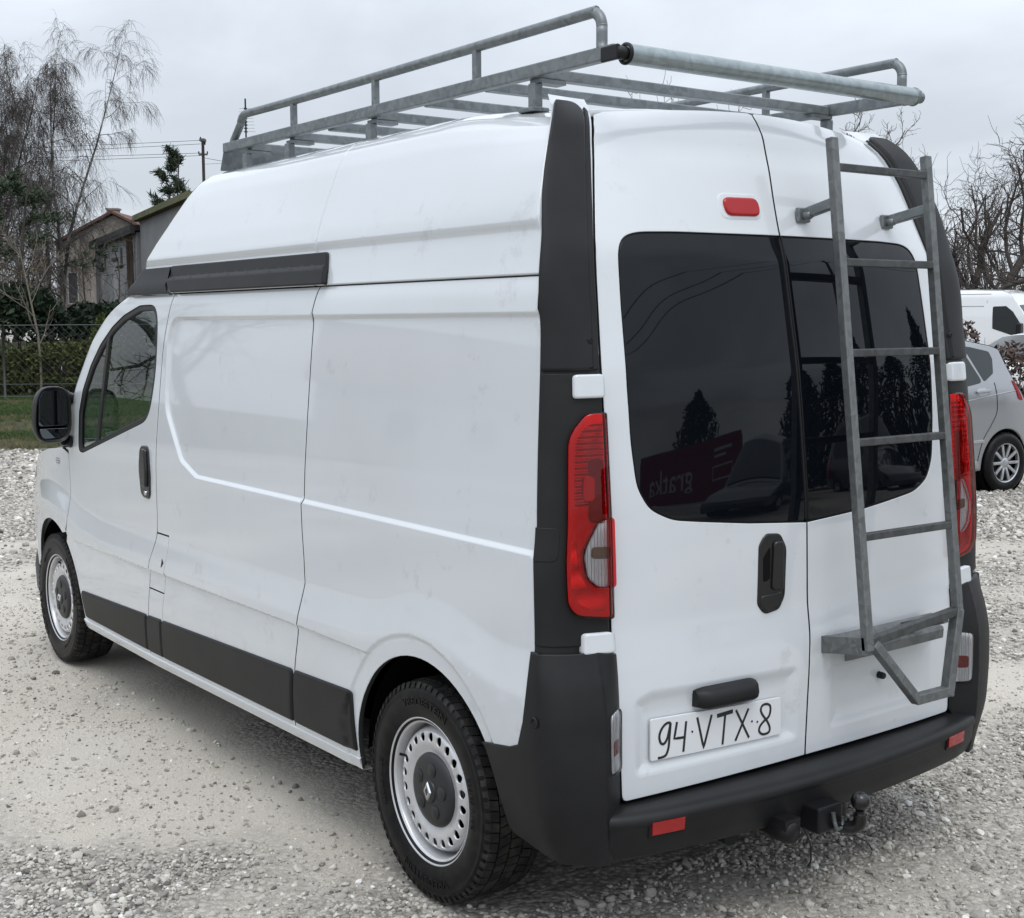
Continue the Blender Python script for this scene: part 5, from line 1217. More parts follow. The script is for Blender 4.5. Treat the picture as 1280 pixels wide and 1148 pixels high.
def bush_points(R0, n, w, d, h, lump=.5, low=0.0):
    """points in the outer skin of an uneven rounded block"""
    p = R0.normal(size=(n,3)); p /= np.linalg.norm(p, axis=1)[:,None]; e = .62; q = np.sign(p)*np.abs(p)**e
    k = 1-.35*R0.random((n,1))**1.6; k = k*(1+lump*(fbm(q[:,0]*2.2+5, q[:,1]*2.2+q[:,2]*2.7, 91, 3)-.5))[:,None]
    q = q*k*np.array((w/2,d/2,h/2)); q[:,2] += h/2; q = q[q[:,2] > low]; return q
# left background
t = empty('birch_tree', (11.35,44.5,0), 0, 'tall bare birch with drooping twigs behind the fence at far left', 'tree'); bare_tree(t, RG(5), 12.9, 5, .17, 3, 'twig_birch', 'bark_birch', weep=.42, wob=.19, r0=.10, kids=(20,13,10), lens=(.19,.46,1.0), first=.22, tipmin=.0042)
t = empty('birch_tree', (9.6,45.6,0), 0, 'second bare birch cut off by the left edge of the photo', 'tree'); bare_tree(t, RG(8), 11.4, 4, .17, 3, 'twig_birch', 'bark_birch', weep=.42, wob=.19, r0=.10, kids=(20,13,10), lens=(.20,.46,1.0), first=.2, tipmin=.0042)
t = empty('pine_tree', (8.0,37.3,0), .4, 'green pine with sparse spreading branches in front of the bare birch', 'tree'); pine(t, RG(3), 5.9, 3.3, .11, base=.5, nb=24, tuft=.21, per=15, flat=.12)
t = empty('pine_tree', (17.4,48.3,0), 0, 'small pine top rising behind the grey building', 'tree'); pine(t, RG(4), 8.4, 1.25, .08, base=.62, nb=20, tuft=.26, per=12, flat=.55)
def bush(name, loc, w, d, h, n, size, m, label, cat, seed, rz=0, low=0.0, group=None, stem=True):
    o = empty(name, loc, rz, label, cat, group); R0 = RG(seed); leaf_cloud('foliage', bush_points(R0, n, w, d, h, .6, low), size, m, o, R0)
    if stem:
        s = Twigs()
        for i in range(8): s.add(wander((R0.uniform(-.2,.2)*w, 0, -.05), (R0.uniform(-.5,.5), R0.uniform(-.3,.3), 1), h*.85, 4, .1, 0, R0), .02, .006, 4)
        s.build('stem', 'bark', o)
    return o
bush('conifer_bush', (6.9,35.1,0), 3.6, 1.8, 2.75, 9000, .11, 'needles_dark', 'broad dark green conifer bush behind the fence', 'bush', 12, -.62)
bush('conifer_bush', (9.5,33.6,0), 2.2, 1.6, 2.3, 5000, .11, 'needles_dark', 'low dark conifer bush in front of the beige house', 'bush', 13, -.62)
bush('clipped_hedge', (5.3,30.9,0), 2.6, .9, 1.22, 8000, .055, 'hedge_leaf', 'yellow-green hedge behind the wire fence at far left', 'hedge', 14, -.62)
bush('clipped_hedge', (7.05,29.6,0), 1.7, .9, 1.30, 6000, .055, 'hedge_leaf', 'yellow-green hedge section just left of the conical thuja', 'hedge', 15, -.62)
o = empty('thuja', (7.70,28.7,0), 0, 'narrow conical green thuja beside the windscreen pillar of the van', 'shrub'); R0 = RG(16); n = 7000; h = R0.random(n)**1.25; a = R0.uniform(0,6.283,n); rr = .55*(1-h)**.7*(.75+.3*R0.random(n))*(1+.25*np.sin(3*a+7*h)); leaf_cloud('foliage', np.stack([rr*np.cos(a), rr*np.sin(a), h*1.95], 1), .05, 'thuja_leaf', o, R0); s = Twigs(); s.add(np.array([(0,0,-.1),(0,0,1),(0,0,1.8)]), .04, .01, 5); s.build('trunk', 'bark', o)
t = empty('young_tree', (6.45,29.5,0), 0, 'slender pale young tree standing behind the wire fence', 'tree'); bare_tree(t, RG(31), 3.9, 1, 0, 2, 'bark_pale', 'bark_pale', wob=.12, r0=.045, kids=(9,5,3), lens=(.42,.4,.4), first=.35, tipmin=.008)
t = empty('shrubby_tree', (9.9,35.0,0), 0, 'leafless many-stemmed shrub tree in front of the beige house', 'tree'); bare_tree(t, RG(32), 4.4, 3, .35, 3, 'twig', 'bark', wob=.22, r0=.04, kids=(6,4,3), lens=(.5,.5,.5), first=.2, tipmin=.006)
t = empty('shrubby_tree', (7.3,36.4,0), 0, 'leafless ochre-twigged shrub tree below the pine at far left', 'tree'); bare_tree(t, RG(33), 3.9, 5, .5, 3, 'bark_pale', 'bark', wob=.2, r0=.05, kids=(7,7,5), lens=(.5,.5,.5), first=.2, tipmin=.007); leaf_cloud('foliage', RG(34).normal(size=(260,3))*np.array((1.1,1.1,.7))+np.array((0,0,3.0)), .07, 'ochre_leaf', t, RG(34))
# right background
def oak(loc, rz, seed, H, label, lean=None, stems=1, r0=.26): 
    t = empty('bare_tree', loc, rz, label, 'tree', 'leafless trees behind the parked vehicles'); bare_tree(t, RG(seed), H, stems, .3, 3, 'twig', 'bark', wob=.34, r0=r0, kids=(10,9,9), lens=(.52,.50,.48), first=.22, tipmin=.010, trunk_lean=lean); return t
t1 = oak((37.4,25.6,0), .3, 51, 9.2, 'crooked dark leafless tree right of the ladder, above the white van', (.06,.02,1))
t2 = oak((38.6,30.6,0), 1.2, 52, 9.6, 'twisted leafless tree seen beside the ladder top', (-.05,.05,1))
t3 = oak((36.6,22.0,0), 2.2, 53, 8.8, 'leafless tree at the right edge of the photo', (.1,0,1))
for i, (x, y, rz, sc, lb) in enumerate(((43.5,31.0,.7,.95,'thin leafless tree standing further back behind the twisted one'),(41.5,24.0,2.9,.88,'leafless tree in the back row above the cab of the white van'),(44.5,27.5,4.4,.9,'leafless tree in the back row between two nearer trunks'),(32.0,35.6,1.3,1.24,'leafless tree whose top twigs show above the roof edge below the loading roller'),(39.0,20.0,5.1,.85,'leafless tree in the back row at the right edge'),(41.0,33.5,2.2,1.0,'leafless tree just right of the ladder, partly behind the corner post'))):
    c = copy_tree((t1,t2,t3)[i % 3]); c.location = (x, y, 0); c.rotation_euler.z = rz; c.scale = (sc, sc, sc); c['label'] = lb
for i, (x, y, rz, sc) in enumerate(((-10.5,25.0,1.0,.8),(-20,14.5,2.5,.9),(-7.0,29.0,4.0,.7))):
    c = copy_tree((t1,t2,t3)[i]); c.location = (x, y, 0); c.rotation_euler.z = rz; c.scale = (sc, sc, sc); c['label'] = ('leafless tree beside the cream house, outside the left edge','leafless tree left of the cream house, outside the picture','small leafless tree in front of the grey neighbour house')[i]; c['group'] = 'leafless trees left of the yard'
R0 = RG(61); tw = Twigs()
for i in range(620):                                   # undergrowth and far thicket behind the row
    u = R0.uniform(-7, 9); b = np.array((43.0+u*.55+R0.uniform(-2,3), 27.5-u*.83+R0.uniform(-2,3), 0)); h = R0.uniform(3.0,6.2)
    p = wander(b, (R0.uniform(-.2,.2), R0.uniform(-.2,.2), 1), h, 5, .12, .02, R0); tw.add(p, .035, .008, 3)
    for k in range(6):
        j = R0.integers(1,5); tw.add(wander(p[j], (R0.normal(), R0.normal(), .8), h*.25, 3, .2, .03, R0), .012, .005, 3)
o = tw.build('thicket', 'twig', None); o['kind'] = 'stuff'
o = bush('russet_shrub', (14.95,9.45,0), .62, .62, 1.36, 1500, .045, 'russet_leaf', 'small russet-brown shrub behind the silver car', 'shrub', 71)
o = bush('russet_shrub', (17.8,12.45,0), .7, .7, 1.75, 1400, .05, 'russet_leaf', 'russet shrub half hidden behind the right corner post of the van', 'shrub', 72)
# ================================================================ buildings, fence, poles
mat('render_grey', (0.22,0.22,0.225), .9, noise=(1.2,(.27,.265,.26),.4,.7), bump=(30,.3,.01))
mat('render_pale', (0.34,0.34,0.34), .9, noise=(1.5,(.28,.28,.28),.4,.7))
mat('masonry_beige', (0.235,0.21,0.18), .95, noise=(1.4,(.31,.28,.25),.4,.65), bump=(14,.5,.03))
mat('roof_red', (0.11,0.055,0.045), .85, noise=(4,(.16,.085,.07),.4,.7))
mat('parapet_dark', (0.025,0.024,0.024), .7)
mat('mossy_roof', (0.10,0.105,0.045), .95, noise=(3,(.15,.14,.08),.4,.7))
mat('pipe_brown', (0.14,0.10,0.075), .6)
mat('slit_dark', (0.04,0.042,0.045), .4)
mat('fence_wire', (0.09,0.10,0.095), .6, metal=.3)
mat('fence_post', (0.05,0.05,0.05), .7)
mat('old_board', (0.085,0.068,0.055), .9, noise=(5,(.05,.04,.033),.4,.7))
mat('pole_grey', (0.10,0.095,0.09), .85)
mat('wire_dark', (0.035,0.037,0.04), .6)
def prt(name, m, parent, fn, **k): b = MB(); fn(b); return b.build(name, m, parent, **k)
hs = empty('masonry_house', (16.5,52.6,0), R_(-35.9), 'beige masonry house with red-brown gable roof behind the trees', 'house')
def hw(b): b.add([(-2.42,0,0),(2.42,0,0),(2.42,0,4.95),(0,0,6.20),(-2.42,0,4.95),(-2.42,8,0),(2.42,8,0),(2.42,8,4.95),(0,8,6.2),(-2.42,8,4.95)], [(0,1,2,3,4),(6,5,9,8,7),(5,0,4,9),(1,6,7,2)], False)
prt('wall', 'masonry_beige', hs, hw)
def hr_(b):
    for s in (-1, 1): b.bar((s*1.24,-.25,5.62+.06),(s*1.24,8.2,5.62+.06), 2.80, .10, up=(s*.459,0,.888))
rf = prt('roof', 'roof_red', hs, hr_)
prt('chimney', 'masonry_beige', rf, lambda b: (b.box((-.45,1.6,6.1),(.45,.45,.9)), b.box((-.45,1.6,6.57),(.54,.54,.07))))
def hwin(x, z, w, h):
    f = prt('window', 'render_pale', hs, lambda b: (b.box((x,-.03,z+h/2),(w+.12,.06,.06)), b.box((x,-.03,z-h/2),(w+.12,.06,.06)), b.box((x-w/2,-.03,z),(.06,.06,h-.07)), b.box((x+w/2,-.03,z),(.06,.06,h-.07))))
    prt('window_pane', 'slit_dark', f, lambda b: b.box((x,-.012,z),(w-.06,.02,h-.06)))
hwin(-1.75, 3.2, .42, 1.3)
gb_ = empty('grey_building', (13.03,44.66,0), math.atan2(-15.68,-3.06), 'grey flat-roofed building with narrow vertical windows left of the van roof', 'building')
prt('wall', 'render_grey', gb_, lambda b: b.box((4.2,2.5,2.2),(8.8,5,4.4)))
prt('extension_wall', 'render_grey', gb_, lambda b: b.box((12.6,2.7,2.35),(7.8,5.2,4.70)))
rf = prt('parapet', 'parapet_dark', gb_, lambda b: (b.box((4.2,2.45,4.52),(9.0,5.3,.16)), b.box((4.2,-.12,4.40),(9.0,.14,.10))))
prt('roof', 'mossy_roof', gb_, lambda b: b.box((12.6,2.65,4.79),(8.0,5.5,.16)))
WND = WINDOWS = [(1.55,2.55,.62,1.9),(4.55,2.95,.85,1.55),(2.2,4.0-.2,.20,.52),(5.75,3.78,.32,.62)]
for i, (x, z, w, h) in enumerate(WINDOWS):
    o = prt('window', 'render_pale' if i < 2 else 'slit_dark', gb_, lambda b: b.box((x,-.012,z),(w,.03,h)))
    if i < 2: prt('lintel', 'parapet_dark', o, lambda b: b.box((x,-.03,z+h/2+.05),(w+.12,.08,.10)))
for x in (7.75, 8.25): prt('drainpipe', 'pipe_brown', gb_, lambda b: b.tube([(x,-.10,.1),(x,-.10,4.3)], .07 if x < 8 else .05, 8))
# houses left of the yard, outside the picture, which the van's flank and door glass mirror
mat('render_cream', (0.42,0.39,0.33), .9, noise=(1.2,(.36,.33,.28),.4,.7))
def side_house(loc, rz, w, d, h, ridge, label, wallm):
    e = empty('neighbour_house', loc, rz, label, 'house')
    prt('wall', wallm, e, lambda b: b.add([(0,0,0),(w,0,0),(w,d,0),(0,d,0),(0,0,h),(w,0,h),(w,d,h),(0,d,h),(0,d/2,ridge),(w,d/2,ridge)], [(0,1,5,4),(1,2,6,9,5),(2,3,7,6),(3,0,4,8,7)], False))
    prt('roof', 'roof_red', e, lambda b: [b.add([(-.4,-.4,h-.15),(w+.4,-.4,h-.15),(w+.4,d/2,ridge+.12),(-.4,d/2,ridge+.12),(-.4,-.4,h-.30),(w+.4,-.4,h-.30),(w+.4,d/2,ridge-.03),(-.4,d/2,ridge-.03)], [(0,1,2,3),(7,6,5,4),(0,4,5,1),(1,5,6,2),(3,7,4,0)], False), b.add([(w+.4,d+.4,h-.15),(-.4,d+.4,h-.15),(-.4,d/2,ridge+.12),(w+.4,d/2,ridge+.12)], [(0,1,2,3)], False)])
    for x in np.arange(1.4, w-1, 2.6):
        o = prt('window', 'print_pale', e, lambda b: (b.box((x,-.03,2.2),(1.14,.06,.07)), b.box((x,-.03,.93),(1.14,.06,.07)), b.box((x-.55,-.03,1.56),(.07,.06,1.19)), b.box((x+.55,-.03,1.56),(.07,.06,1.19)))); prt('window_pane', 'slit_dark', o, lambda b: b.box((x,-.012,1.56),(1.02,.02,1.2)))
mat('print_pale', (0.6,0.6,0.58), .6)
side_house((-27,31,0), R_(32), 9.5, 7, 3.0, 5.6, 'cream house with red roof left of the yard, mirrored in the driver window', 'render_cream')
side_house((-6.5,33,0), R_(18), 7.0, 6, 2.8, 5.0, 'grey house with red roof beyond the yard, outside the left edge', 'render_grey')
# wire fence
fx0, fy0, fx1, fy1 = 1.2, 32.3, 9.4, 26.2
Lf = math.hypot(fx1-fx0, fy1-fy0)
fe_ = empty('wire_fence', (fx0,fy0,0), math.atan2(fy1-fy0, fx1-fx0), 'chain-link wire fence on dark posts along the grass verge', 'fence')
for x in np.arange(.3, Lf, 2.55): prt('fence_post', 'fence_post', fe_, lambda b: b.tube([(x,0,-.2),(x,0,1.72)], .03, 8))
for z in (1.70, .36, .08): prt('straining_wire', 'fence_wire', fe_, lambda b: b.tube([(0,0,z),(Lf/2,.0,z-.015),(Lf,0,z)], .013 if z > 1 else .010, 5))
b = Twigs(); st = .17
for i in range(int((Lf+1.7)/st)):
    for sg in (-1, 1):
        x0 = i*st-(1.62 if sg > 0 else 0); z0, z1 = .08, 1.70; x1 = x0+(z1-z0)*sg if sg > 0 else x0-(z1-z0)
        pa = np.array([(x0,.004*sg,z0),(x1,.004*sg,z1)]); lo, hi = 0.0, 1.0
        for xc in (0, Lf):
            pass
        t0 = 0; t1 = 1
        if x1 > x0: t0 = max(0, (0-x0)/(x1-x0)); t1 = min(1, (Lf-x0)/(x1-x0))
        else: t0 = max(0, (Lf-x0)/(x1-x0)); t1 = min(1, (0-x0)/(x1-x0))
        if t1-t0 > .03: b.add([pa[0]+(pa[1]-pa[0])*t0, pa[0]+(pa[1]-pa[0])*(t0+t1)/2, pa[0]+(pa[1]-pa[0])*t1], .0036, .0036, 3)
o = b.build('wire_mesh', 'fence_wire', fe_); o['kind'] = 'stuff'
pf = empty('paling_fence', (4.6,32.2,0), math.atan2(-6.1,8.2), 'old brown wooden paling fence behind the wire fence', 'fence')
pm = MB(); pm.box((0,0,.65),(.115,.022,1.26), bev=.004); p0 = pm.build('paling', 'old_board', pf)
for i in range(1, 24): c = copy_part(p0, pf, (i*.195, 0, .03*math.sin(i*2.3))); 
for z in (.45, 1.02): prt('fence_rail', 'old_board', pf, lambda b: b.box((2.24,.035,z),(4.7,.04,.08)))
# power pole with its wires, and an aerial
pp = empty('power_pole', (22.5,57.2,0), R_(-36), 'thin utility pole left of the van roof with wires running left', 'pole')
prt('mast', 'pole_grey', pp, lambda b: b.tube([(0,0,0),(0,0,10.25)], [.09,.07], 8))
prt('crossarm', 'pole_grey', pp, lambda b: (b.box((0,0,10.2),(.24,.4,.12)), b.box((0,0,9.55),(.40,.08,.08))))
for x, z in ((-.1,10.28),(.1,10.05),(-.2,9.62),(.2,9.62)): prt('insulator', 'parapet_dark', pp, lambda b: b.tube([(x,0,z-.06),(x,0,z+.07)], .032, 6))
for z, y, sag in ((10.2,0,.25),(10.08,.3,.3),(9.62,0,.12),(9.55,.35,.2)):
    prt('power_line', 'wire_dark', pp, lambda b: b.tube([(-s_*34, y+s_*3, z-sag*4*s_*(1-s_)-.1*s_) for s_ in np.linspace(0,1,14)], .011, 5))
prt('power_line', 'wire_dark', pp, lambda b: b.tube([(s_*26, s_*4, 9.4-3.4*s_-1.2*s_*(1-s_)) for s_ in np.linspace(0,1,10)], .011, 5))
prt('power_line', 'wire_dark', pp, lambda b: b.tube([(s_*20, s_*9, 9.1+3.0*s_-1.0*s_*(1-s_)) for s_ in np.linspace(0,1,10)], .008, 5))
an = empty('aerial_mast', (27.7,63.7,0), R_(-36), 'thin radio aerial visible between the front rack bars', 'antenna')
prt('mast', 'wire_dark', an, lambda b: b.tube([(0,0,0),(0,0,13.45)], .045, 6))
for i, z in enumerate(np.arange(11.75, 13.0, .17)): prt('aerial_element', 'wire_dark', an, lambda b: (b.box((0,0,z),(.15,.15,.07)), b.box((0,0,z),(1.0-.05*i,.012,.012))))
# ================================================================ parked vehicles
mat('paint_silver', (0.36,0.37,0.39), .28, metal=.6, coat=1.0)
mat('paint_black', (0.010,0.010,0.012), .2, coat=1.0)
mat('paint_navy', (0.012,0.016,0.028), .2, coat=1.0)
mat('paint_white', (0.78,0.79,0.80), .25, coat=1.0)
mat('car_glass', (0.020,0.028,0.029), .04, spec=.6)
mat('car_glass_dark', (0.006,0.008,0.009), .04, spec=.5)
mat('alloy', (0.55,0.56,0.58), .3, metal=.8)
mat('alloy_gap', (0.02,0.02,0.021), .7)
def car_wheel(parent, x, y, z, r, w, flip):
    wl = empty('wheel', (x,y,z), math.pi if flip else 0); wl.parent = parent
    b = MB(); b.lathe([(r*.64,-w*.42),(r*.70,-w*.5),(r*.86,-w*.52),(r*.95,-w*.46),(r,-w*.36),(r,w*.36),(r*.95,w*.46),(r*.7,w*.5)], 44, 'x', flip=True)
    for i in range(40):
        a = 2*math.pi*i/40
        for x0, x1 in ((-w*.36,-w*.12),(-w*.09,w*.09),(w*.12,w*.36)): 
            c = np.array(((x0+x1)/2, (r+.001)*math.cos(a), (r+.001)*math.sin(a))); b.box(c, (x1-x0,.010,.030), np.array(Euler((a,0,0)).to_matrix()))
    b.build('tyre', 'rubber', wl, sharp=50)
    m = MB(); m.lathe([(r*.60,-w*.30),(r*.62,-w*.44),(r*.655,-w*.47),(r*.66,-w*.42)], 44, 'x', flip=True)
    for i in range(10):
        a = 2*math.pi*i/10; p = np.array((-w*.36,.05*math.cos(a),.05*math.sin(a))); q = np.array((-w*.42,r*.61*math.cos(a),r*.61*math.sin(a))); m.bar(p, q, .030, .022, (1,0,0), bev=.005)
    m.lathe([(0,-w*.42),(.045,-w*.42),(.06,-w*.36),(.06,-w*.2)], 20, 'x', flip=True); m.build('rim', 'alloy', wl, sharp=40)
    k = MB(); k.lathe([(0,-w*.10),(r*.6,-w*.12)], 32, 'x', flip=True); k.build('brake_disc', 'alloy_gap', wl)
    return wl
def vehicle(root, paint, top, Wz, axles, wr_, sill, side_glass, screens, glassm, arch=1.14, crown=.05, taper=.10, doors=(), tailq=None, track=None, lampm='lens_red_plain'):
    """top: outline over the roof (y,z) from the front bumper to the rear bumper; Wz: half width by height; parts are pressed from the same side surface"""
    W = table(Wz, .03); y0 = min(p[0] for p in top); y1 = max(p[0] for p in top)
    def SX(y, z):
        y = np.asarray(y, float); e = np.clip((y-(y1-.9))/.9, 0, 1); f = np.clip(((y0+.55)-y)/.55, 0, 1); return W(np.asarray(z, float))-taper*e**2-taper*.8*f**2
    f = lambda y, z: np.stack([-SX(y, z), np.asarray(y, float), np.asarray(z, float)], -1)
    tp = np.array(top, float); bot = []
    for (ya, za) in axles:
        h = sill-za; R = wr_*arch; a0 = math.asin(max(-1, min(1, h/R)))
        bot.append([(ya-R*math.cos(t), za+R*math.sin(t)) for t in np.linspace(a0, math.pi-a0, 22)])
    poly = [tuple(p) for p in tp] + [(tp[-1][0]+.02, sill)] + sum(bot, []) + [(tp[0][0]-.02, sill)]
    b = panel(poly, f, step=.07, r=.012, depth=.05, out=(-1,0,0), bstep=.04); b2 = b.mirror()
    m = MB(); 
    for q in (b, b2): m.v += q.v; m.f += [tuple(i+m.n for i in t) for t in q.f]; m.sm += q.sm; m.nr += [(k_+m.n, z_) for k_, z_ in q.nr]; m.n += q.n
    T = dens(tp, .05, False); xs = np.linspace(-1, 1, 15)
    def top_pt(s, y, z, o=0.0): w = float(SX(y, z))-.004; return (s*w, y, z+crown*(1-s*s)*float(sstep(.6,1.2,z))+o)
    bow = lambda s, y: (.16*(1-s*s)*(1 if y > (y0+y1)/2 else -1))*float(sstep(.25,.5,abs(y-(y0+y1)/2)/(y1-y0)))
    m.grid(np.array([[(lambda p: (p[0], p[1]+bow(s, y), p[2]))(top_pt(s, y, z)) for s in xs] for y, z in T]), flip=True)
    body = m.build('body', paint, root, sharp=35)
    u = MB(); u.box((0,(y0+y1)/2,sill+.09),(1.2,(y1-y0)*.93,.14)); 
    for (ya, za) in axles:
        for s in (-1,1): u.lathe([(wr_*1.12, s*.84*W(za)/W(za)*.9),(wr_*1.12, s*.5),(0, s*.5)], 24, 'x', (0,ya,za))
    u.build('underbody', 'dark_void', root)
    for s in (1, -1):
        for P in side_glass:
            g = panel(rounded(P, .04, 5), f, step=.06, r=.004, depth=.012, out=(-1,0,0), off=.003, bstep=.03); (g if s == 1 else g.mirror()).build('window', glassm, root, sharp=40)
        for P in doors:
            t = MB(); q = smooth_path(P, 4); t.tube(f(q[:,0], q[:,1])+np.array((-.0005,0,0)), .0045, 5); (t if s == 1 else t.mirror()).build('door_seam', 'rubber_seal', root)
        if tailq is not None:
            g = panel(rounded(tailq, .03, 4), f, step=.04, r=.006, depth=.03, out=(-1,0,0), off=.008); (g if s == 1 else g.mirror()).build('tail_light', lampm, root, sharp=40)
    for (a, b_) in screens:
        q = dens(np.array([a, b_]), .06, False); g = MB(); g.grid(np.array([[(lambda p: (p[0], p[1]+bow(s, y)+(.004 if y > (y0+y1)/2 else -.004), p[2]+.004))(top_pt(s*.93, y, z)) for s in xs] for y, z in q]), flip=True); g.build('windscreen' if a[0] > (y0+y1)/2 else 'rear_window', glassm, root)
    tk = track or float(W(.4))-.085
    for (ya, za) in axles:
        for s in (-1, 1): car_wheel(root, s*tk, ya, za, wr_, .20, s > 0)
    return f, body
def hatch_top(L): return None
# silver car, rear axle at the origin
sc_ = empty('silver_car', (8.86,6.19,0), R_(84.8), 'silver compact car parked on the gravel right of the van', 'car')
SIL_TOP = [(3.18,.30),(3.22,.50),(3.14,.70),(2.95,.86),(2.35,1.02),(2.05,1.08),(1.25,1.50),(1.00,1.575),(.64,1.555),(.42,1.515),(.10,1.462),(-.01,1.425),(-.06,1.28),(-.145,1.10),(-.27,.94),(-.40,.86),(-.50,.70),(-.52,.48),(-.48,.28)]
SIL_W = [(.1,.70),(.25,.765),(.5,.785),(.9,.785),(1.0,.778),(1.08,.755),(1.48,.62),(1.6,.55)]
fS, bd = vehicle(sc_, 'paint_silver', SIL_TOP, SIL_W, [(0,.297),(2.62,.297)], .300, .23,
    [[(.700,1.485),(.545,1.468),(.335,1.105),(.70,1.052)],[(.505,1.462),(.40,1.452),(.145,1.405),(.118,1.33),(.155,1.19),(.275,1.128),(.315,1.112)],[(.78,1.05),(.78,1.50),(1.15,1.49),(1.95,1.08),(1.95,1.04)]],
    [((2.02,1.09),(1.28,1.49)),((-.02,1.37),(-.14,1.12))], 'car_glass', crown=.045,
    doors=[[(.72,1.50),(.745,1.0),(.74,.30)],[(.17,1.10),(.16,.92),(.165,.80),(.25,.67),(.36,.52),(.42,.26)]], tailq=[(-.125,1.105),(-.085,1.12),(-.16,.93),(-.25,.905)])
for s in (1, -1):
    d = MB()
    P = panel(rounded([(.455,1.00),(.46,1.025),(.265,1.035),(.262,1.008)], .010, 4), fS, step=.03, r=.006, depth=.02, out=(-1,0,0), off=.025); (P if s == 1 else P.mirror()).build('door_handle', 'paint_silver', sc_, sharp=40)
    P = panel(rounded([(.42,.975),(.43,1.05),(.30,1.055),(.29,.98)], .03, 5), fS, step=.03, r=.003, depth=.006, out=(-1,0,0), off=.001); (P if s == 1 else P.mirror()).build('handle_recess', 'alloy', sc_, sharp=40)
    P = panel(rounded([(2.3,.45),(2.3,.475),(.34,.545),(.33,.515)], .008, 3), fS, step=.06, r=.004, depth=.012, out=(-1,0,0), off=.008); (P if s == 1 else P.mirror()).build('rubbing_strip', 'alloy', sc_, sharp=40)
    P = panel(rounded([(2.2,.24),(2.2,.30),(.40,.335),(.37,.255)], .02, 4), fS, step=.06, r=.006, depth=.02, out=(-1,0,0), off=.006); (P if s == 1 else P.mirror()).build('sill_trim', 'alloy', sc_, sharp=40)
    ln = MB(); q = np.array([(y, .905+.115*(.70-y)/.85+.01*math.sin(3*y)) for y in np.linspace(.9,-.15,24)]); ln.tube(fS(q[:,0], q[:,1])+np.array((.004,0,0)), .008, 6); (ln if s == 1 else ln.mirror()).build('body_line', 'paint_silver', sc_)
# generic hatchback for the other cars
HT = [(3.35,.30),(3.38,.52),(3.28,.72),(2.9,.86),(2.2,.97),(1.35,1.40),(1.0,1.45),(.2,1.45),(-.35,1.40),(-.75,1.02),(-.82,.85),(-.85,.5),(-.80,.30)]
HW = [(.1,.74),(.3,.82),(.6,.86),(.85,.86),(.97,.80),(1.4,.60),(1.47,.55)]
def hatch(loc, rz, paint, label, sc=1.0, group=None):
    c = empty('parked_car', loc, rz, label, 'car', group); vehicle(c, paint, HT, HW, [(0,.31),(2.6,.31)], .315, .24, [[(.95,.97),(.95,1.36),(1.25,1.35),(1.95,.98)],[(.88,.97),(.88,1.36),(.1,1.36),(-.25,1.30),(-.38,1.05),(-.2,.97)]], [((2.15,1.0),(1.4,1.385)),((-.40,1.36),(-.70,1.07))], 'car_glass_dark', doors=[[(.915,1.40),(.93,.8),(.93,.28)]], tailq=[(-.55,1.0),(-.42,1.02),(-.50,.72),(-.74,.72)]); c.scale = (sc,)*3; return c
hatch((13.2,10.6,0), R_(84), 'paint_black', 'black car mostly hidden behind the silver car', 1.06)
hatch((18.9,10.6,0), R_(80), 'paint_white', 'white car behind the russet shrub at the right edge', 1.02)
# white high-roof van in the background; local y forward
v2 = empty('parked_van', (26.6,19.98,0), R_(-165.6), 'white high-roof van parked in the background at the right edge', 'van')
VT = [(3.95,.35),(3.98,.62),(3.85,.95),(3.62,1.18),(3.42,1.36),(2.86,2.12),(2.70,2.35),(2.45,2.44),(1.7,2.47),(-.9,2.47),(-.98,2.40),(-1.02,1.6),(-1.03,.6),(-1.0,.4)]
VW = [(.2,.95),(.5,1.0),(1.2,1.0),(1.8,.97),(2.3,.90),(2.42,.84),(2.5,.75)]
fV, bd = vehicle(v2, 'paint_white', VT, VW, [(0,.34),(3.0,.34)], .345, .36, [[(2.29,1.50),(2.27,2.05),(2.60,2.06),(2.78,1.92),(3.05,1.52),(3.05,1.34),(2.78,1.34)]], [((3.36,1.44),(2.90,2.07))], 'car_glass_dark', taper=.08, crown=.03, doors=[[(2.12,2.2),(2.12,1.2),(2.16,.45)],[(3.12,1.35),(3.12,.7)]], tailq=[(-.94,1.25),(-.80,1.25),(-.80,.75),(-.94,.75)])
for s in (1, -1):
    for z in (2.36, 2.06): 
        t = MB(); t.tube(fV(np.linspace(-.8,2.05 if z < 2.1 else 2.2,16), np.full(16, z)), .008, 5); (t if s == 1 else t.mirror()).build('body_crease', 'render_grey', v2)
    t = MB(); t.box((-1.16,3.02,1.46),(.22,.12,.36), bev=.03); t.bar((-1.06,3.02,1.38),(-.93,3.04,1.34),.06,.06); (t if s == 1 else t.mirror()).build('door_mirror', 'plastic_black', v2)
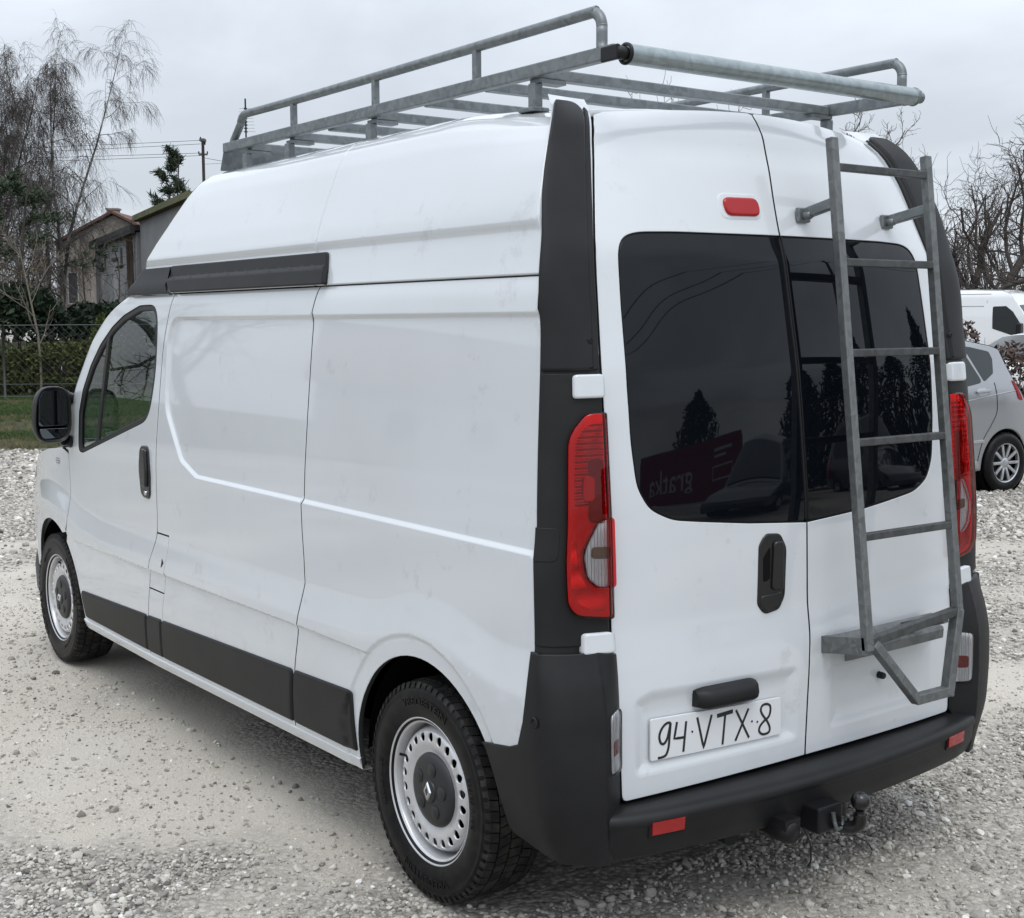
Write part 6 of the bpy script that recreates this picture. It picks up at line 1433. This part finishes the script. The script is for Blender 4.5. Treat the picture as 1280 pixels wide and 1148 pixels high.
# -------- what stands behind the camera and shows in the rear windows
mat('billboard_red', (0.21,0.009,0.013), .5)
mat('print_white', (0.6,0.6,0.58), .5)
bbo = empty('billboard', (11.3,-18.3,0), R_(213), 'red advertising banner with white lettering, seen mirrored in the left rear window', 'sign')
prt('banner', 'billboard_red', bbo, lambda b: b.box((0,0,.95),(4.8,.06,1.5)))
for x in (-2.4, 2.4): prt('post', 'pole_grey', bbo, lambda b: b.tube([(x,.08,0),(x,.08,1.6)], .04, 8))
def print_text(body, size, x, z, parent):
    v, f = text_mesh(body, size, .004); b = MB(); b.add(np.stack([x+v[:,0], -.034-v[:,2]*.5, z+v[:,1]], 1), f, False); return b.build('lettering', 'print_white', parent)
print_text('gratka', .75, 1.05, .85, bbo)
prt('lettering', 'print_white', bbo, lambda b: [b.box(c, d) for c, d in (((-1.35,-.034,1.12),(1.1,.006,.03)),((-1.35,-.034,.86),(1.1,.006,.03)),((-1.9,-.034,.99),(.03,.006,.29)),((-.80,-.034,.99),(.03,.006,.29)),((-1.35,-.034,1.45),(1.0,.006,.06)),((-1.2,-.034,1.32),(.7,.006,.05)))])
hatch((7.6,-7.9,0), R_(62), 'paint_navy', 'dark blue car behind the photographer, seen mirrored in the rear windows', 1.0)
hatch((12.4,-8.4,0), R_(20), 'paint_black', 'black car behind the photographer, mirrored in the right rear window', 1.0)
for i, (x, y, h_, w_) in enumerate(((15.0,-13.6,3.6,2.6),(16.4,-12.4,4.4,3.0),(17.7,-10.9,5.0,3.2),(18.9,-9.2,4.5,3.0),(20.0,-7.2,5.2,3.2),(13.4,-21.5,3.6,2.6))):
    o = empty('conifer', (x,y,0), i*.7, ('smallest inner','second','tallest','fourth','fifth, wide','low outlying')[i]+' dark conifer of the row mirrored in the rear windows', 'tree', 'conifers behind the photographer'); R0 = RG(200+i)
    n = 3200; hh = R0.random(n)**1.1; a_ = R0.uniform(0,6.283,n); r_ = w_/2*(1-hh)**.65*(.5+.6*R0.random(n))*(1+.35*np.sin(3*a_+9*hh+i)); leaf_cloud('crown', np.stack([r_*np.cos(a_), r_*np.sin(a_), .2+hh*h_], 1), .13, 'needles_dark', o, R0); s_ = Twigs(); s_.add(np.array([(0,0,-.1),(0,0,h_*.5),(0,0,h_*.95)]), .10, .02, 5); s_.build('trunk', 'bark', o)
p2 = empty('power_pole', (18.4,-11.9,0), 0, 'utility pole behind the photographer, mirrored in the right rear window', 'pole')
prt('mast', 'pole_grey', p2, lambda b: b.tube([(0,0,0),(0,0,8.6)], [.14,.10], 8)); prt('crossarm', 'pole_grey', p2, lambda b: b.box((0,0,8.2),(1.0,.1,.1)))
for dx, dz, sg in ((-.4,8.3,1.2),(0,8.7,1.0),(.4,8.3,1.4)):
    prt('power_line', 'wire_dark', p2, lambda b: b.tube([(dx-s_*26, -s_*20, dz-sg*4*s_*(1-s_)+s_*1.5) for s_ in np.linspace(0,1,60)], .014, 5)); prt('power_line', 'wire_dark', p2, lambda b: b.tube([(dx+s_*20, s_*16, dz-sg*4*s_*(1-s_)) for s_ in np.linspace(0,1,16)], .016, 5))
